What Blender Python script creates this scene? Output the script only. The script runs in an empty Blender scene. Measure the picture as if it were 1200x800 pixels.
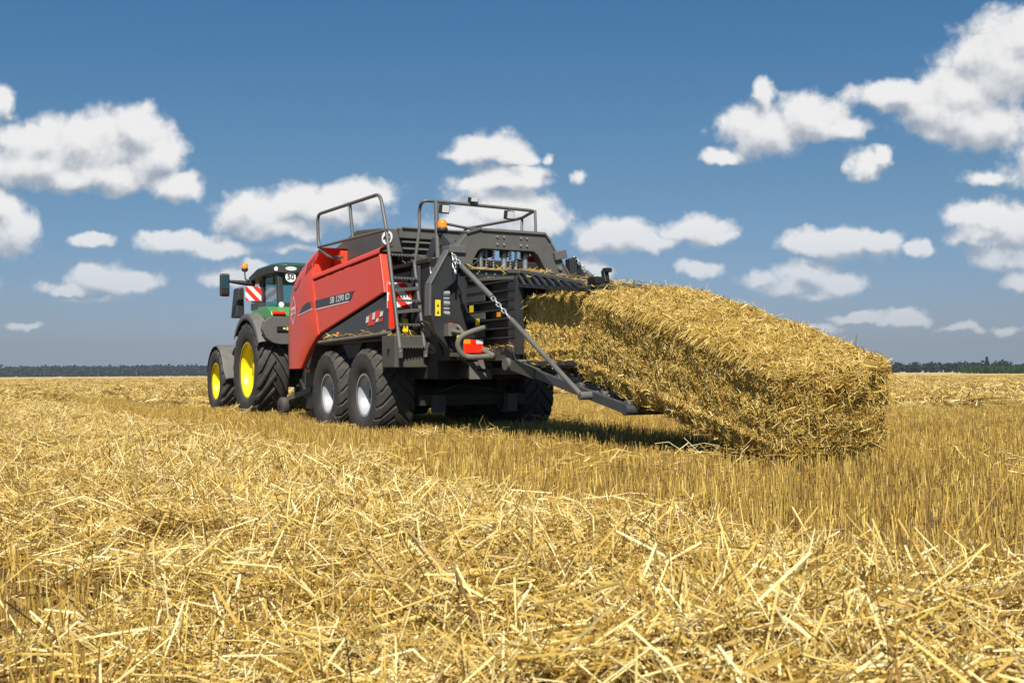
import bpy, bmesh, math, random
import numpy as np
from mathutils import Vector, Matrix, noise as mnoise

R = math.radians
random.seed(7)
rng = np.random.default_rng(7)
scene = bpy.context.scene
COL = scene.collection

# ------------------------------------------------------------------ camera
PITCH = math.atan(37.5 / 1250.0)
cam_d = bpy.data.cameras.new('camera')
cam_d.sensor_width = 36.0
cam_d.lens = 37.5
cam_d.clip_start = 0.05
cam_d.clip_end = 20000
cam = bpy.data.objects.new('camera', cam_d)
COL.objects.link(cam)
cam.location = (0, 0, 0.90)
cam.rotation_mode = 'QUATERNION'
_m = Matrix.Rotation(R(90) + PITCH, 3, 'X') @ Matrix.Rotation(-R(0.33), 3, 'Z')
cam.rotation_quaternion = _m.to_quaternion()
cam_d.dof.use_dof = True
cam_d.dof.focus_distance = 15.0
cam_d.dof.aperture_fstop = 9.0
scene.camera = cam

# ------------------------------------------------------------------ light
SUN_DIR = Vector((0.02, -0.675, 0.738)).normalized()      # towards the sun
SUN_EL = math.asin(SUN_DIR.z)
SUN_AZ = math.atan2(SUN_DIR.x, SUN_DIR.y)                 # clockwise from +Y
sun_d = bpy.data.lights.new('sun', 'SUN')
sun_d.energy = 4.9
sun_d.angle = R(0.53)
sun_d.color = (1.0, 0.94, 0.84)
sun = bpy.data.objects.new('sun', sun_d)
COL.objects.link(sun)
sun.rotation_mode = 'QUATERNION'
sun.rotation_quaternion = SUN_DIR.to_track_quat('Z', 'Y')

scene.view_settings.view_transform = 'Standard'
scene.view_settings.look = 'None'
scene.view_settings.exposure = 0.48
scene.view_settings.gamma = 1.0
scene.view_settings.use_curve_mapping = False
scene.cycles.max_bounces = 8
scene.cycles.diffuse_bounces = 5
scene.cycles.glossy_bounces = 3
scene.cycles.transmission_bounces = 5
scene.cycles.transparent_max_bounces = 8
scene.cycles.caustics_reflective = False
scene.cycles.caustics_refractive = False

world = bpy.data.worlds.new('World')
scene.world = world
world.use_nodes = True


SKY_TINT = [(0.0, (.58, .71, 1.04, 1)), (.07, (.49, .55, .79, 1)), (.15, (.48, .53, .70, 1)), (.46, (.425, .57, .645, 1)), (1.0, (.305, .60, .755, 1))]


def build_world():
    nt = world.node_tree
    nt.nodes.clear()
    N, L = nt.nodes, nt.links
    out = N.new('ShaderNodeOutputWorld')
    bg = N.new('ShaderNodeBackground')
    bg.inputs['Strength'].default_value = 0.085
    sky = N.new('ShaderNodeTexSky')
    sky.sky_type = 'NISHITA'
    sky.sun_disc = False
    sky.sun_elevation = SUN_EL
    sky.sun_rotation = SUN_AZ
    sky.altitude = 100
    sky.air_density = 1.0
    sky.dust_density = 1.2
    sky.ozone_density = 2.0
    # clouds: directions projected on the vertical plane one unit north of any viewer
    blobs = [
        (40,165,45,30),(30,190,60,26),(105,168,50,38),(160,150,38,31),(178,182,36,28),(203,213,36,16),(115,205,88,20),
        (8,268,38,34),(-5,240,28,24),(0,118,16,20),
        (105,284,24,9),(115,325,42,17),(148,332,38,14),(80,336,32,9),
        (215,287,55,14),(262,294,34,11),(185,283,26,10),
        (300,250,52,25),(345,238,40,22),(422,224,46,15),(390,245,60,20),(330,265,55,13),
        (270,322,32,13),(297,316,20,12),
        (577,173,44,20),(555,182,30,12),(605,184,28,10),
        (600,207,48,15),(555,213,30,9),
        (590,243,64,24),(545,258,35,20),(632,262,34,17),(580,265,70,16),
        (648,188,13,14,.40),(677,209,18,13,.42),
        (725,277,48,21),(703,286,30,13),(762,286,35,11),(815,270,40,17),(838,279,22,9),
        (690,317,24,14),(820,313,27,12),
        (895,150,48,31),(903,110,16,18),(955,135,48,27),(852,179,24,9),(988,147,40,16),
        (1018,192,22,20),(1036,180,14,13),
        (1180,72,68,52),(1125,130,58,36),(1095,125,36,26),(1130,105,48,34),(1150,145,80,27),(1058,108,62,15),(1215,45,60,40),
        (1165,208,44,14,.30),(1165,255,58,21),(1148,276,45,16),(1200,268,50,28),
        (1078,291,18,10),(990,286,65,18),(1030,280,30,13),(958,292,40,11),
        (945,318,40,16),(982,330,36,15),(925,335,48,16,.22),(960,345,70,12,.40),(890,325,40,16,.42),
        (1060,370,36,9),(1008,374,34,7),(1200,330,28,13),(1128,384,36,8,.3),(28,384,36,7,.3),(960,387,32,9,.3),(110,350,70,9,.45),(1180,300,70,26,.35),(560,225,60,20,.40),(340,290,70,12,.45),
        (1180,385,36,9,.3),(-40,330,40,14),(1260,190,70,40),(-90,150,60,50),(1290,330,60,16),(-120,270,60,20),
    ]
    geo = N.new('ShaderNodeNewGeometry')
    # Geometry.Incoming points from the sky to the viewer; the direction is its opposite
    neg = N.new('ShaderNodeVectorMath'); neg.operation = 'SCALE'; neg.inputs['Scale'].default_value = -1.0
    L.new(geo.outputs['Incoming'], neg.inputs[0])
    sep = N.new('ShaderNodeSeparateXYZ'); L.new(neg.outputs[0], sep.inputs[0])

    def math_n(tree, op, a=None, b=None, c=None, clamp=False):
        n = tree.nodes.new('ShaderNodeMath'); n.operation = op; n.use_clamp = clamp
        for i, v in enumerate((a, b, c)):
            if v is None:
                continue
            if isinstance(v, (int, float)):
                n.inputs[i].default_value = v
            else:
                tree.links.new(v, n.inputs[i])
        return n.outputs[0]

    ysafe = math_n(nt, 'MAXIMUM', sep.outputs['Y'], 0.05)
    px = math_n(nt, 'DIVIDE', sep.outputs['X'], ysafe)
    pz = math_n(nt, 'DIVIDE', sep.outputs['Z'], ysafe)
    comb = N.new('ShaderNodeCombineXYZ'); L.new(px, comb.inputs[0]); L.new(pz, comb.inputs[1])

    # the density of the cloud field at a point of that plane
    g = bpy.data.node_groups.new('cloud_field', 'ShaderNodeTree')
    g.interface.new_socket('P', in_out='INPUT', socket_type='NodeSocketVector')
    g.interface.new_socket('D', in_out='OUTPUT', socket_type='NodeSocketFloat')
    g.interface.new_socket('Puff', in_out='OUTPUT', socket_type='NodeSocketFloat')
    g.interface.new_socket('Body', in_out='OUTPUT', socket_type='NodeSocketFloat')
    gi = g.nodes.new('NodeGroupInput'); go = g.nodes.new('NodeGroupOutput')
    wn = g.nodes.new('ShaderNodeTexNoise'); wn.noise_dimensions = '2D'
    wn.inputs['Scale'].default_value = 26; wn.inputs['Detail'].default_value = 3; wn.inputs['Roughness'].default_value = 0.55
    g.links.new(gi.outputs[0], wn.inputs['Vector'])
    sb = g.nodes.new('ShaderNodeVectorMath'); sb.operation = 'SUBTRACT'; sb.inputs[1].default_value = (0.5, 0.5, 0.5)
    g.links.new(wn.outputs['Color'], sb.inputs[0])
    ma = g.nodes.new('ShaderNodeVectorMath'); ma.operation = 'MULTIPLY_ADD'
    ma.inputs[1].default_value = (0.030, 0.022, 0.0)
    g.links.new(sb.outputs[0], ma.inputs[0]); g.links.new(gi.outputs[0], ma.inputs[2])
    P = ma.outputs[0]
    acc = None
    sx = g.nodes.new('ShaderNodeSeparateXYZ'); g.links.new(P, sx.inputs[0])
    for bi, (bx, by, rx, ry, *faint) in enumerate(blobs):
        if bi and bi % 18 == 0:                    # third axis only keeps the evaluation in order
            cb = g.nodes.new('ShaderNodeCombineXYZ')
            g.links.new(sx.outputs[0], cb.inputs[0]); g.links.new(sx.outputs[1], cb.inputs[1]); g.links.new(acc, cb.inputs[2])
            P = cb.outputs[0]
        cx = (bx - 600) / 1250.0
        cz = (437.5 - by - (bx - 600) * 0.0058) / 1250.0
        mp = g.nodes.new('ShaderNodeMapping'); mp.vector_type = 'TEXTURE'
        mp.inputs['Location'].default_value = (cx, cz, 0)
        mp.inputs['Scale'].default_value = (rx * 1.30 / 1250.0, ry * 1.32 / 1250.0, 1e6)
        g.links.new(P, mp.inputs['Vector'])
        ln = g.nodes.new('ShaderNodeVectorMath'); ln.operation = 'LENGTH'
        g.links.new(mp.outputs[0], ln.inputs[0])
        val = ln.outputs['Value'] if not faint else math_n(g, 'ADD', ln.outputs['Value'], faint[0])
        if acc is None:
            acc = val
        else:
            sm = g.nodes.new('ShaderNodeMath'); sm.operation = 'SMOOTH_MIN'; sm.inputs[2].default_value = 0.18
            g.links.new(acc, sm.inputs[0]); g.links.new(val, sm.inputs[1])
            acc = sm.outputs[0]
    fb = g.nodes.new('ShaderNodeTexNoise'); fb.noise_dimensions = '2D'
    fb.inputs['Scale'].default_value = 34; fb.inputs['Detail'].default_value = 7; fb.inputs['Roughness'].default_value = 0.58
    g.links.new(gi.outputs[0], fb.inputs['Vector'])
    vo = g.nodes.new('ShaderNodeTexVoronoi'); vo.voronoi_dimensions = '2D'; vo.feature = 'SMOOTH_F1'
    vo.inputs['Scale'].default_value = 52; vo.inputs['Smoothness'].default_value = 0.6
    vo.inputs['Detail'].default_value = 2.5; vo.inputs['Roughness'].default_value = 0.5
    wp = g.nodes.new('ShaderNodeVectorMath'); wp.operation = 'MULTIPLY_ADD'; wp.inputs[1].default_value = (0.012, 0.012, 0)
    g.links.new(fb.outputs['Color'], wp.inputs[0]); g.links.new(gi.outputs[0], wp.inputs[2])
    g.links.new(wp.outputs[0], vo.inputs['Vector'])
    puff = math_n(g, 'MULTIPLY_ADD', vo.outputs['Distance'], -0.55, 0.30)
    puff = math_n(g, 'MULTIPLY_ADD', math_n(g, 'SUBTRACT', fb.outputs['Fac'], 0.5), 1.5, puff)
    dens = math_n(g, 'ADD', math_n(g, 'MULTIPLY_ADD', acc, -1.70, 1.90), math_n(g, 'MULTIPLY', puff, 0.62))
    g.links.new(dens, go.inputs['D']); g.links.new(puff, go.inputs['Puff']); g.links.new(acc, go.inputs['Body'])

    def field(vec):
        n = N.new('ShaderNodeGroup'); n.node_tree = g; L.new(vec, n.inputs[0]); return n
    f0 = field(comb.outputs[0])
    off = N.new('ShaderNodeCombineXYZ')
    L.new(math_n(nt, 'ADD', px, 0.003), off.inputs[0]); L.new(math_n(nt, 'ADD', pz, 0.016), off.inputs[1])
    L.new(f0.outputs['D'], off.inputs[2])       # third axis is ignored; it only makes the second look follow the first
    f1 = field(off.outputs[0])
    # opacity
    mr = N.new('ShaderNodeMapRange'); mr.interpolation_type = 'SMOOTHSTEP'
    mr.inputs['From Min'].default_value = 0.10; mr.inputs['From Max'].default_value = 0.95
    L.new(f0.outputs['D'], mr.inputs['Value'])
    front = math_n(nt, 'GREATER_THAN', sep.outputs['Y'], 0.06)
    op = math_n(nt, 'MULTIPLY', math_n(nt, 'MULTIPLY', mr.outputs[0], front), 0.97)
    # how much cloud stands above the point tells lit top from grey base
    diff = math_n(nt, 'MULTIPLY_ADD', math_n(nt, 'SUBTRACT', f0.outputs['Puff'], f1.outputs['Puff']), 0.32, math_n(nt, 'SUBTRACT', f1.outputs['Body'], f0.outputs['Body']))
    sh = N.new('ShaderNodeMapRange'); sh.interpolation_type = 'SMOOTHSTEP'
    sh.inputs['From Min'].default_value = -0.52; sh.inputs['From Max'].default_value = 0.34
    L.new(diff, sh.inputs['Value'])
    ramp = N.new('ShaderNodeValToRGB')
    e = ramp.color_ramp.elements
    e[0].position = 0.0; e[0].color = (3.4, 3.75, 4.3, 1)
    e[1].position = 1.0; e[1].color = (7.4, 7.35, 7.3, 1)
    m = ramp.color_ramp.elements.new(0.45); m.color = (5.3, 5.5, 5.75, 1)
    L.new(sh.outputs[0], ramp.inputs[0])
    # low clouds sink into the haze of the horizon
    lowf = N.new('ShaderNodeMapRange'); lowf.inputs['From Min'].default_value = 0.0; lowf.inputs['From Max'].default_value = 0.16
    lowf.inputs['To Min'].default_value = 0.25; lowf.inputs['To Max'].default_value = 1.0
    L.new(pz, lowf.inputs['Value'])
    op = math_n(nt, 'MULTIPLY', op, lowf.outputs[0])
    mix = N.new('ShaderNodeMix'); mix.data_type = 'RGBA'
    L.new(op, mix.inputs['Factor'])
    tint = N.new('ShaderNodeMix'); tint.data_type = 'RGBA'; tint.blend_type = 'MULTIPLY'; tint.inputs['Factor'].default_value = 1.0
    L.new(sky.outputs[0], tint.inputs['A'])
    # a polarised summer sky: deeper blue overhead than the plain model gives
    tf = N.new('ShaderNodeMapRange'); tf.inputs['From Max'].default_value = 0.40
    L.new(pz, tf.inputs['Value'])
    tr_ = N.new('ShaderNodeValToRGB'); te = tr_.color_ramp.elements
    te[0].position = 0.0; te[0].color = SKY_TINT[0][1]
    te[1].position = 1.0; te[1].color = SKY_TINT[-1][1]
    for p_, c_ in SKY_TINT[1:-1]:
        q_ = te.new(p_); q_.color = c_
    L.new(tf.outputs[0], tr_.inputs[0]); L.new(tr_.outputs[0], tint.inputs['B'])
    L.new(tint.outputs['Result'], mix.inputs['A']); L.new(ramp.outputs[0], mix.inputs['B'])
    L.new(mix.outputs['Result'], bg.inputs['Color'])
    L.new(bg.outputs[0], out.inputs['Surface'])
    world.cycles.sampling_method = 'MANUAL'
    world.cycles.sample_map_resolution = 512


build_world()

# ------------------------------------------------------------------ frames
TH = R(29.2)
MACH_LOC = Vector((-0.919, 16.139, 0.03))
MACH_ROT = R(90) + TH
AX = np.array([-math.sin(TH), math.cos(TH)])        # the way the machines drive
AY = np.array([-math.cos(TH), -math.sin(TH)])       # to their left
MO = np.array([-0.919, 16.139])


def to_local(x, y):
    dx, dy = x - MO[0], y - MO[1]
    return dx * AX[0] + dy * AX[1], dx * AY[0] + dy * AY[1]


def to_world(lx, ly):
    return MO[0] + lx * AX[0] + ly * AY[0], MO[1] + lx * AX[1] + ly * AY[1]


# ------------------------------------------------------------------ materials
def mat_new(name):
    m = bpy.data.materials.new(name)
    m.use_nodes = True
    return m, m.node_tree, m.node_tree.nodes['Principled BSDF']


def paint(name, col, rough=0.45, metal=0.0, dust=0.25, dustcol=(0.28, 0.235, 0.17), coat=0.0, spec=0.5, scale=6.0, bump=0.0):
    """a worn surface: the paint, a patchy film of field dust that lies thickest on upward faces"""
    m, nt, b = mat_new(name)
    N, L = nt.nodes, nt.links
    tc = N.new('ShaderNodeTexCoord')
    no = N.new('ShaderNodeTexNoise'); no.inputs['Scale'].default_value = scale
    no.inputs['Detail'].default_value = 8; no.inputs['Roughness'].default_value = 0.65
    L.new(tc.outputs['Object'], no.inputs['Vector'])
    ge = N.new('ShaderNodeNewGeometry')
    sp = N.new('ShaderNodeSeparateXYZ'); L.new(ge.outputs['Normal'], sp.inputs[0])
    up = N.new('ShaderNodeMapRange'); up.inputs['From Min'].default_value = 0.1; up.inputs['From Max'].default_value = 1.0
    up.inputs['To Min'].default_value = 0.35; up.inputs['To Max'].default_value = 1.6
    L.new(sp.outputs['Z'], up.inputs['Value'])
    mr = N.new('ShaderNodeMapRange'); mr.inputs['From Min'].default_value = 0.35; mr.inputs['From Max'].default_value = 0.75
    L.new(no.outputs['Fac'], mr.inputs['Value'])
    mu = N.new('ShaderNodeMath'); mu.operation = 'MULTIPLY'; L.new(mr.outputs[0], mu.inputs[0]); L.new(up.outputs[0], mu.inputs[1])
    m2 = N.new('ShaderNodeMath'); m2.operation = 'MULTIPLY'; m2.use_clamp = True; L.new(mu.outputs[0], m2.inputs[0]); m2.inputs[1].default_value = dust
    mx = N.new('ShaderNodeMix'); mx.data_type = 'RGBA'
    mx.inputs['A'].default_value = (*col, 1); mx.inputs['B'].default_value = (*dustcol, 1)
    L.new(m2.outputs[0], mx.inputs['Factor'])
    L.new(mx.outputs['Result'], b.inputs['Base Color'])
    ra = N.new('ShaderNodeMapRange'); ra.inputs['To Min'].default_value = rough; ra.inputs['To Max'].default_value = min(1, rough + 0.45)
    L.new(m2.outputs[0], ra.inputs['Value']); L.new(ra.outputs[0], b.inputs['Roughness'])
    b.inputs['Metallic'].default_value = metal
    b.inputs['Coat Weight'].default_value = coat
    b.inputs['Coat Roughness'].default_value = 0.12
    b.inputs['Specular IOR Level'].default_value = spec
    if bump:
        bp = N.new('ShaderNodeBump'); bp.inputs['Strength'].default_value = bump; bp.inputs['Distance'].default_value = 0.01
        L.new(no.outputs['Fac'], bp.inputs['Height']); L.new(bp.outputs[0], b.inputs['Normal'])
    return m


M = {}
M['red'] = paint('red_paint', (0.72, 0.060, 0.026), 0.38, dust=0.13, coat=0.12, dustcol=(0.50, 0.30, 0.22))
M['black'] = paint('black_paint', (0.022, 0.024, 0.027), 0.42, dust=0.16)
M['dark'] = paint('dark_steel', (0.018, 0.018, 0.019), 0.6, dust=0.10)
M['grey'] = paint('grey_panel', (0.045, 0.048, 0.055), 0.45, dust=0.12)
M['cover'] = paint('grey_cover', (0.080, 0.078, 0.070), 0.55, dust=0.30)
M['tube'] = paint('tube_steel', (0.10, 0.098, 0.094), 0.45, dust=0.25)
M['bare'] = paint('bare_steel', (0.42, 0.42, 0.41), 0.35, metal=0.8, dust=0.2)
M['zinc'] = paint('zinc', (0.62, 0.63, 0.64), 0.35, metal=0.7, dust=0.1)
M['dusty'] = paint('dusty_steel', (0.115, 0.105, 0.090), 0.75, dust=0.5)
M['rubber'] = paint('rubber', (0.028, 0.026, 0.024), 0.75, dust=0.50, dustcol=(0.19, 0.155, 0.12), scale=4.0, bump=0.15)
M['silver'] = paint('silver_rim', (0.40, 0.41, 0.43), 0.40, metal=0.15, dust=0.15)
M['yellow'] = paint('yellow_rim', (0.88, 0.70, 0.004), 0.40, dust=0.06, coat=0.3)
M['green'] = paint('green_paint', (0.060, 0.27, 0.055), 0.32, dust=0.12, coat=0.4)
M['roofgreen'] = paint('green_roof', (0.010, 0.075, 0.045), 0.35, dust=0.10, coat=0.3)
M['plastic'] = paint('black_plastic', (0.022, 0.022, 0.022), 0.5, dust=0.16)
M['fender'] = paint('grey_plastic', (0.095, 0.092, 0.086), 0.6, dust=0.3)
M['white'] = paint('white', (0.75, 0.75, 0.74), 0.4, dust=0.08)
M['signred'] = paint('sign_red', (0.72, 0.035, 0.015), 0.35, dust=0.04)
M['label'] = paint('yellow_label', (0.80, 0.58, 0.02), 0.4, dust=0.05)
M['ink'] = paint('black_ink', (0.01, 0.01, 0.01), 0.5, dust=0.0)
M['olive'] = paint('olive_box', (0.060, 0.058, 0.045), 0.6, dust=0.3)


def lens_mat(name, col, rough=0.12):
    m, nt, b = mat_new(name)
    b.inputs['Base Color'].default_value = (*col, 1)
    b.inputs['Roughness'].default_value = rough
    b.inputs['Coat Weight'].default_value = 0.6
    return m


M['redlens'] = lens_mat('red_lens', (0.80, 0.025, 0.008))
M['amber'] = lens_mat('amber_lens', (0.90, 0.26, 0.01))
M['clear'] = lens_mat('clear_lens', (0.62, 0.64, 0.66))
M['mirror'] = paint('mirror_glass', (0.16, 0.18, 0.17), 0.06, metal=1.0, dust=0.0)
mg, nt, b = mat_new('cab_glass')
b.inputs['Base Color'].default_value = (0.55, 0.78, 0.76, 1)
b.inputs['Transmission Weight'].default_value = 0.0
b.inputs['Roughness'].default_value = 0.04
tr = nt.nodes.new('ShaderNodeBsdfTransparent'); tr.inputs['Color'].default_value = (0.50, 0.74, 0.72, 1)
ms = nt.nodes.new('ShaderNodeMixShader'); gl = nt.nodes.new('ShaderNodeBsdfGlossy'); gl.inputs['Roughness'].default_value = 0.03
fr = nt.nodes.new('ShaderNodeFresnel'); fr.inputs['IOR'].default_value = 1.5
nt.links.new(fr.outputs[0], ms.inputs[0]); nt.links.new(tr.outputs[0], ms.inputs[1]); nt.links.new(gl.outputs[0], ms.inputs[2])
nt.links.new(ms.outputs[0], nt.nodes['Material Output'].inputs['Surface'])
M['glass'] = mg


def straw_mat(name, stops, rough=0.5, spec=0.35, transl=0.0):
    m, nt, b = mat_new(name)
    N, L = nt.nodes, nt.links
    at = N.new('ShaderNodeAttribute'); at.attribute_name = 'tint'
    oi = N.new('ShaderNodeObjectInfo')
    ad = N.new('ShaderNodeMath'); ad.operation = 'MULTIPLY_ADD'; ad.inputs[1].default_value = 0.12
    L.new(oi.outputs['Random'], ad.inputs[0])
    sb = N.new('ShaderNodeMath'); sb.operation = 'SUBTRACT'; sb.inputs[1].default_value = 0.06
    L.new(at.outputs['Fac'], sb.inputs[0]); L.new(sb.outputs[0], ad.inputs[2])
    rp = N.new('ShaderNodeValToRGB')
    els = rp.color_ramp.elements
    els[0].position, els[0].color = stops[0][0], (*stops[0][1], 1)
    els[1].position, els[1].color = stops[-1][0], (*stops[-1][1], 1)
    for p, c in stops[1:-1]:
        e = els.new(p); e.color = (*c, 1)
    L.new(ad.outputs[0], rp.inputs[0])
    L.new(rp.outputs[0], b.inputs['Base Color'])
    b.inputs['Roughness'].default_value = rough
    b.inputs['Specular IOR Level'].default_value = spec
    if transl:
        tl = N.new('ShaderNodeBsdfTranslucent'); L.new(rp.outputs[0], tl.inputs['Color'])
        mx = N.new('ShaderNodeMixShader'); mx.inputs[0].default_value = transl
        L.new(b.outputs[0], mx.inputs[1]); L.new(tl.outputs[0], mx.inputs[2])
        L.new(mx.outputs[0], N['Material Output'].inputs['Surface'])
    return m


M['straw'] = straw_mat('loose_straw', [(0.0, (0.16, 0.085, 0.025)), (0.2, (0.34, 0.20, 0.045)), (0.45, (0.52, 0.335, 0.062)),
                                       (0.72, (0.67, 0.49, 0.155)), (1.0, (0.85, 0.72, 0.38))])
M['stubble'] = straw_mat('stubble_straw', [(0.0, (0.17, 0.10, 0.035)), (0.3, (0.26, 0.15, 0.042)), (0.62, (0.42, 0.265, 0.046)),
                                           (1.0, (0.74, 0.54, 0.15))])
M['bale'] = straw_mat('bale_straw', [(0.0, (0.15, 0.075, 0.015)), (0.3, (0.38, 0.23, 0.045)), (0.65, (0.56, 0.38, 0.078)),
                                     (1.0, (0.80, 0.66, 0.31))])


def ground_mat():
    m, nt, b = mat_new('field_soil')
    N, L = nt.nodes, nt.links
    tc = N.new('ShaderNodeTexCoord')
    mp = N.new('ShaderNodeMapping'); mp.inputs['Rotation'].default_value = (0, 0, -(R(90) + TH))
    L.new(tc.outputs['Object'], mp.inputs['Vector'])
    n1 = N.new('ShaderNodeTexNoise'); n1.inputs['Scale'].default_value = 9; n1.inputs['Detail'].default_value = 8; n1.inputs['Roughness'].default_value = 0.7
    L.new(tc.outputs['Object'], n1.inputs['Vector'])
    # broad streaks along the driving direction: swaths and wheelings
    st = N.new('ShaderNodeMapping'); st.inputs['Scale'].default_value = (0.012, 0.16, 1)
    L.new(mp.outputs[0], st.inputs['Vector'])
    n2 = N.new('ShaderNodeTexNoise'); n2.inputs['Scale'].default_value = 1.0; n2.inputs['Detail'].default_value = 4; n2.inputs['Roughness'].default_value = 0.6
    L.new(st.outputs[0], n2.inputs['Vector'])
    r1 = N.new('ShaderNodeValToRGB')
    r1.color_ramp.elements[0].position = 0.3; r1.color_ramp.elements[0].color = (0.13, 0.085, 0.045, 1)
    r1.color_ramp.elements[1].position = 0.72; r1.color_ramp.elements[1].color = (0.30, 0.205, 0.095, 1)
    L.new(n1.outputs['Fac'], r1.inputs[0])
    r2 = N.new('ShaderNodeValToRGB')
    r2.color_ramp.elements[0].position = 0.36; r2.color_ramp.elements[0].color = (0.42, 0.29, 0.10, 1)
    r2.color_ramp.elements[1].position = 0.64; r2.color_ramp.elements[1].color = (0.58, 0.43, 0.18, 1)
    L.new(n2.outputs['Fac'], r2.inputs[0])
    # near the camera the soil shows between the stalks, farther off only their tops do
    pos = N.new('ShaderNodeVectorMath'); pos.operation = 'LENGTH'
    L.new(tc.outputs['Object'], pos.inputs[0])
    mr = N.new('ShaderNodeMapRange'); mr.inputs['From Min'].default_value = 60; mr.inputs['From Max'].default_value = 130
    L.new(pos.outputs['Value'], mr.inputs['Value'])
    mx = N.new('ShaderNodeMix'); mx.data_type = 'RGBA'
    L.new(mr.outputs[0], mx.inputs['Factor']); L.new(r1.outputs[0], mx.inputs['A']); L.new(r2.outputs[0], mx.inputs['B'])
    L.new(mx.outputs['Result'], b.inputs['Base Color'])
    b.inputs['Roughness'].default_value = 0.9
    b.inputs['Specular IOR Level'].default_value = 0.2
    bp = N.new('ShaderNodeBump'); bp.inputs['Strength'].default_value = 0.6; bp.inputs['Distance'].default_value = 0.05
    L.new(n1.outputs['Fac'], bp.inputs['Height']); L.new(bp.outputs[0], b.inputs['Normal'])
    return m


M['soil'] = ground_mat()


# ------------------------------------------------------------------ object helpers
def tag(o, label=None, cat=None, group=None, kind=None):
    if label: o['label'] = label
    if cat: o['category'] = cat
    if group: o['group'] = group
    if kind: o['kind'] = kind
    return o


def empty(name, loc, rz, label, cat, group=None):
    o = bpy.data.objects.new(name, None)
    COL.objects.link(o)
    o.location = loc
    o.rotation_euler = (0, 0, rz)
    o.empty_display_size = 0.3
    return tag(o, label, cat, group)


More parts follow.
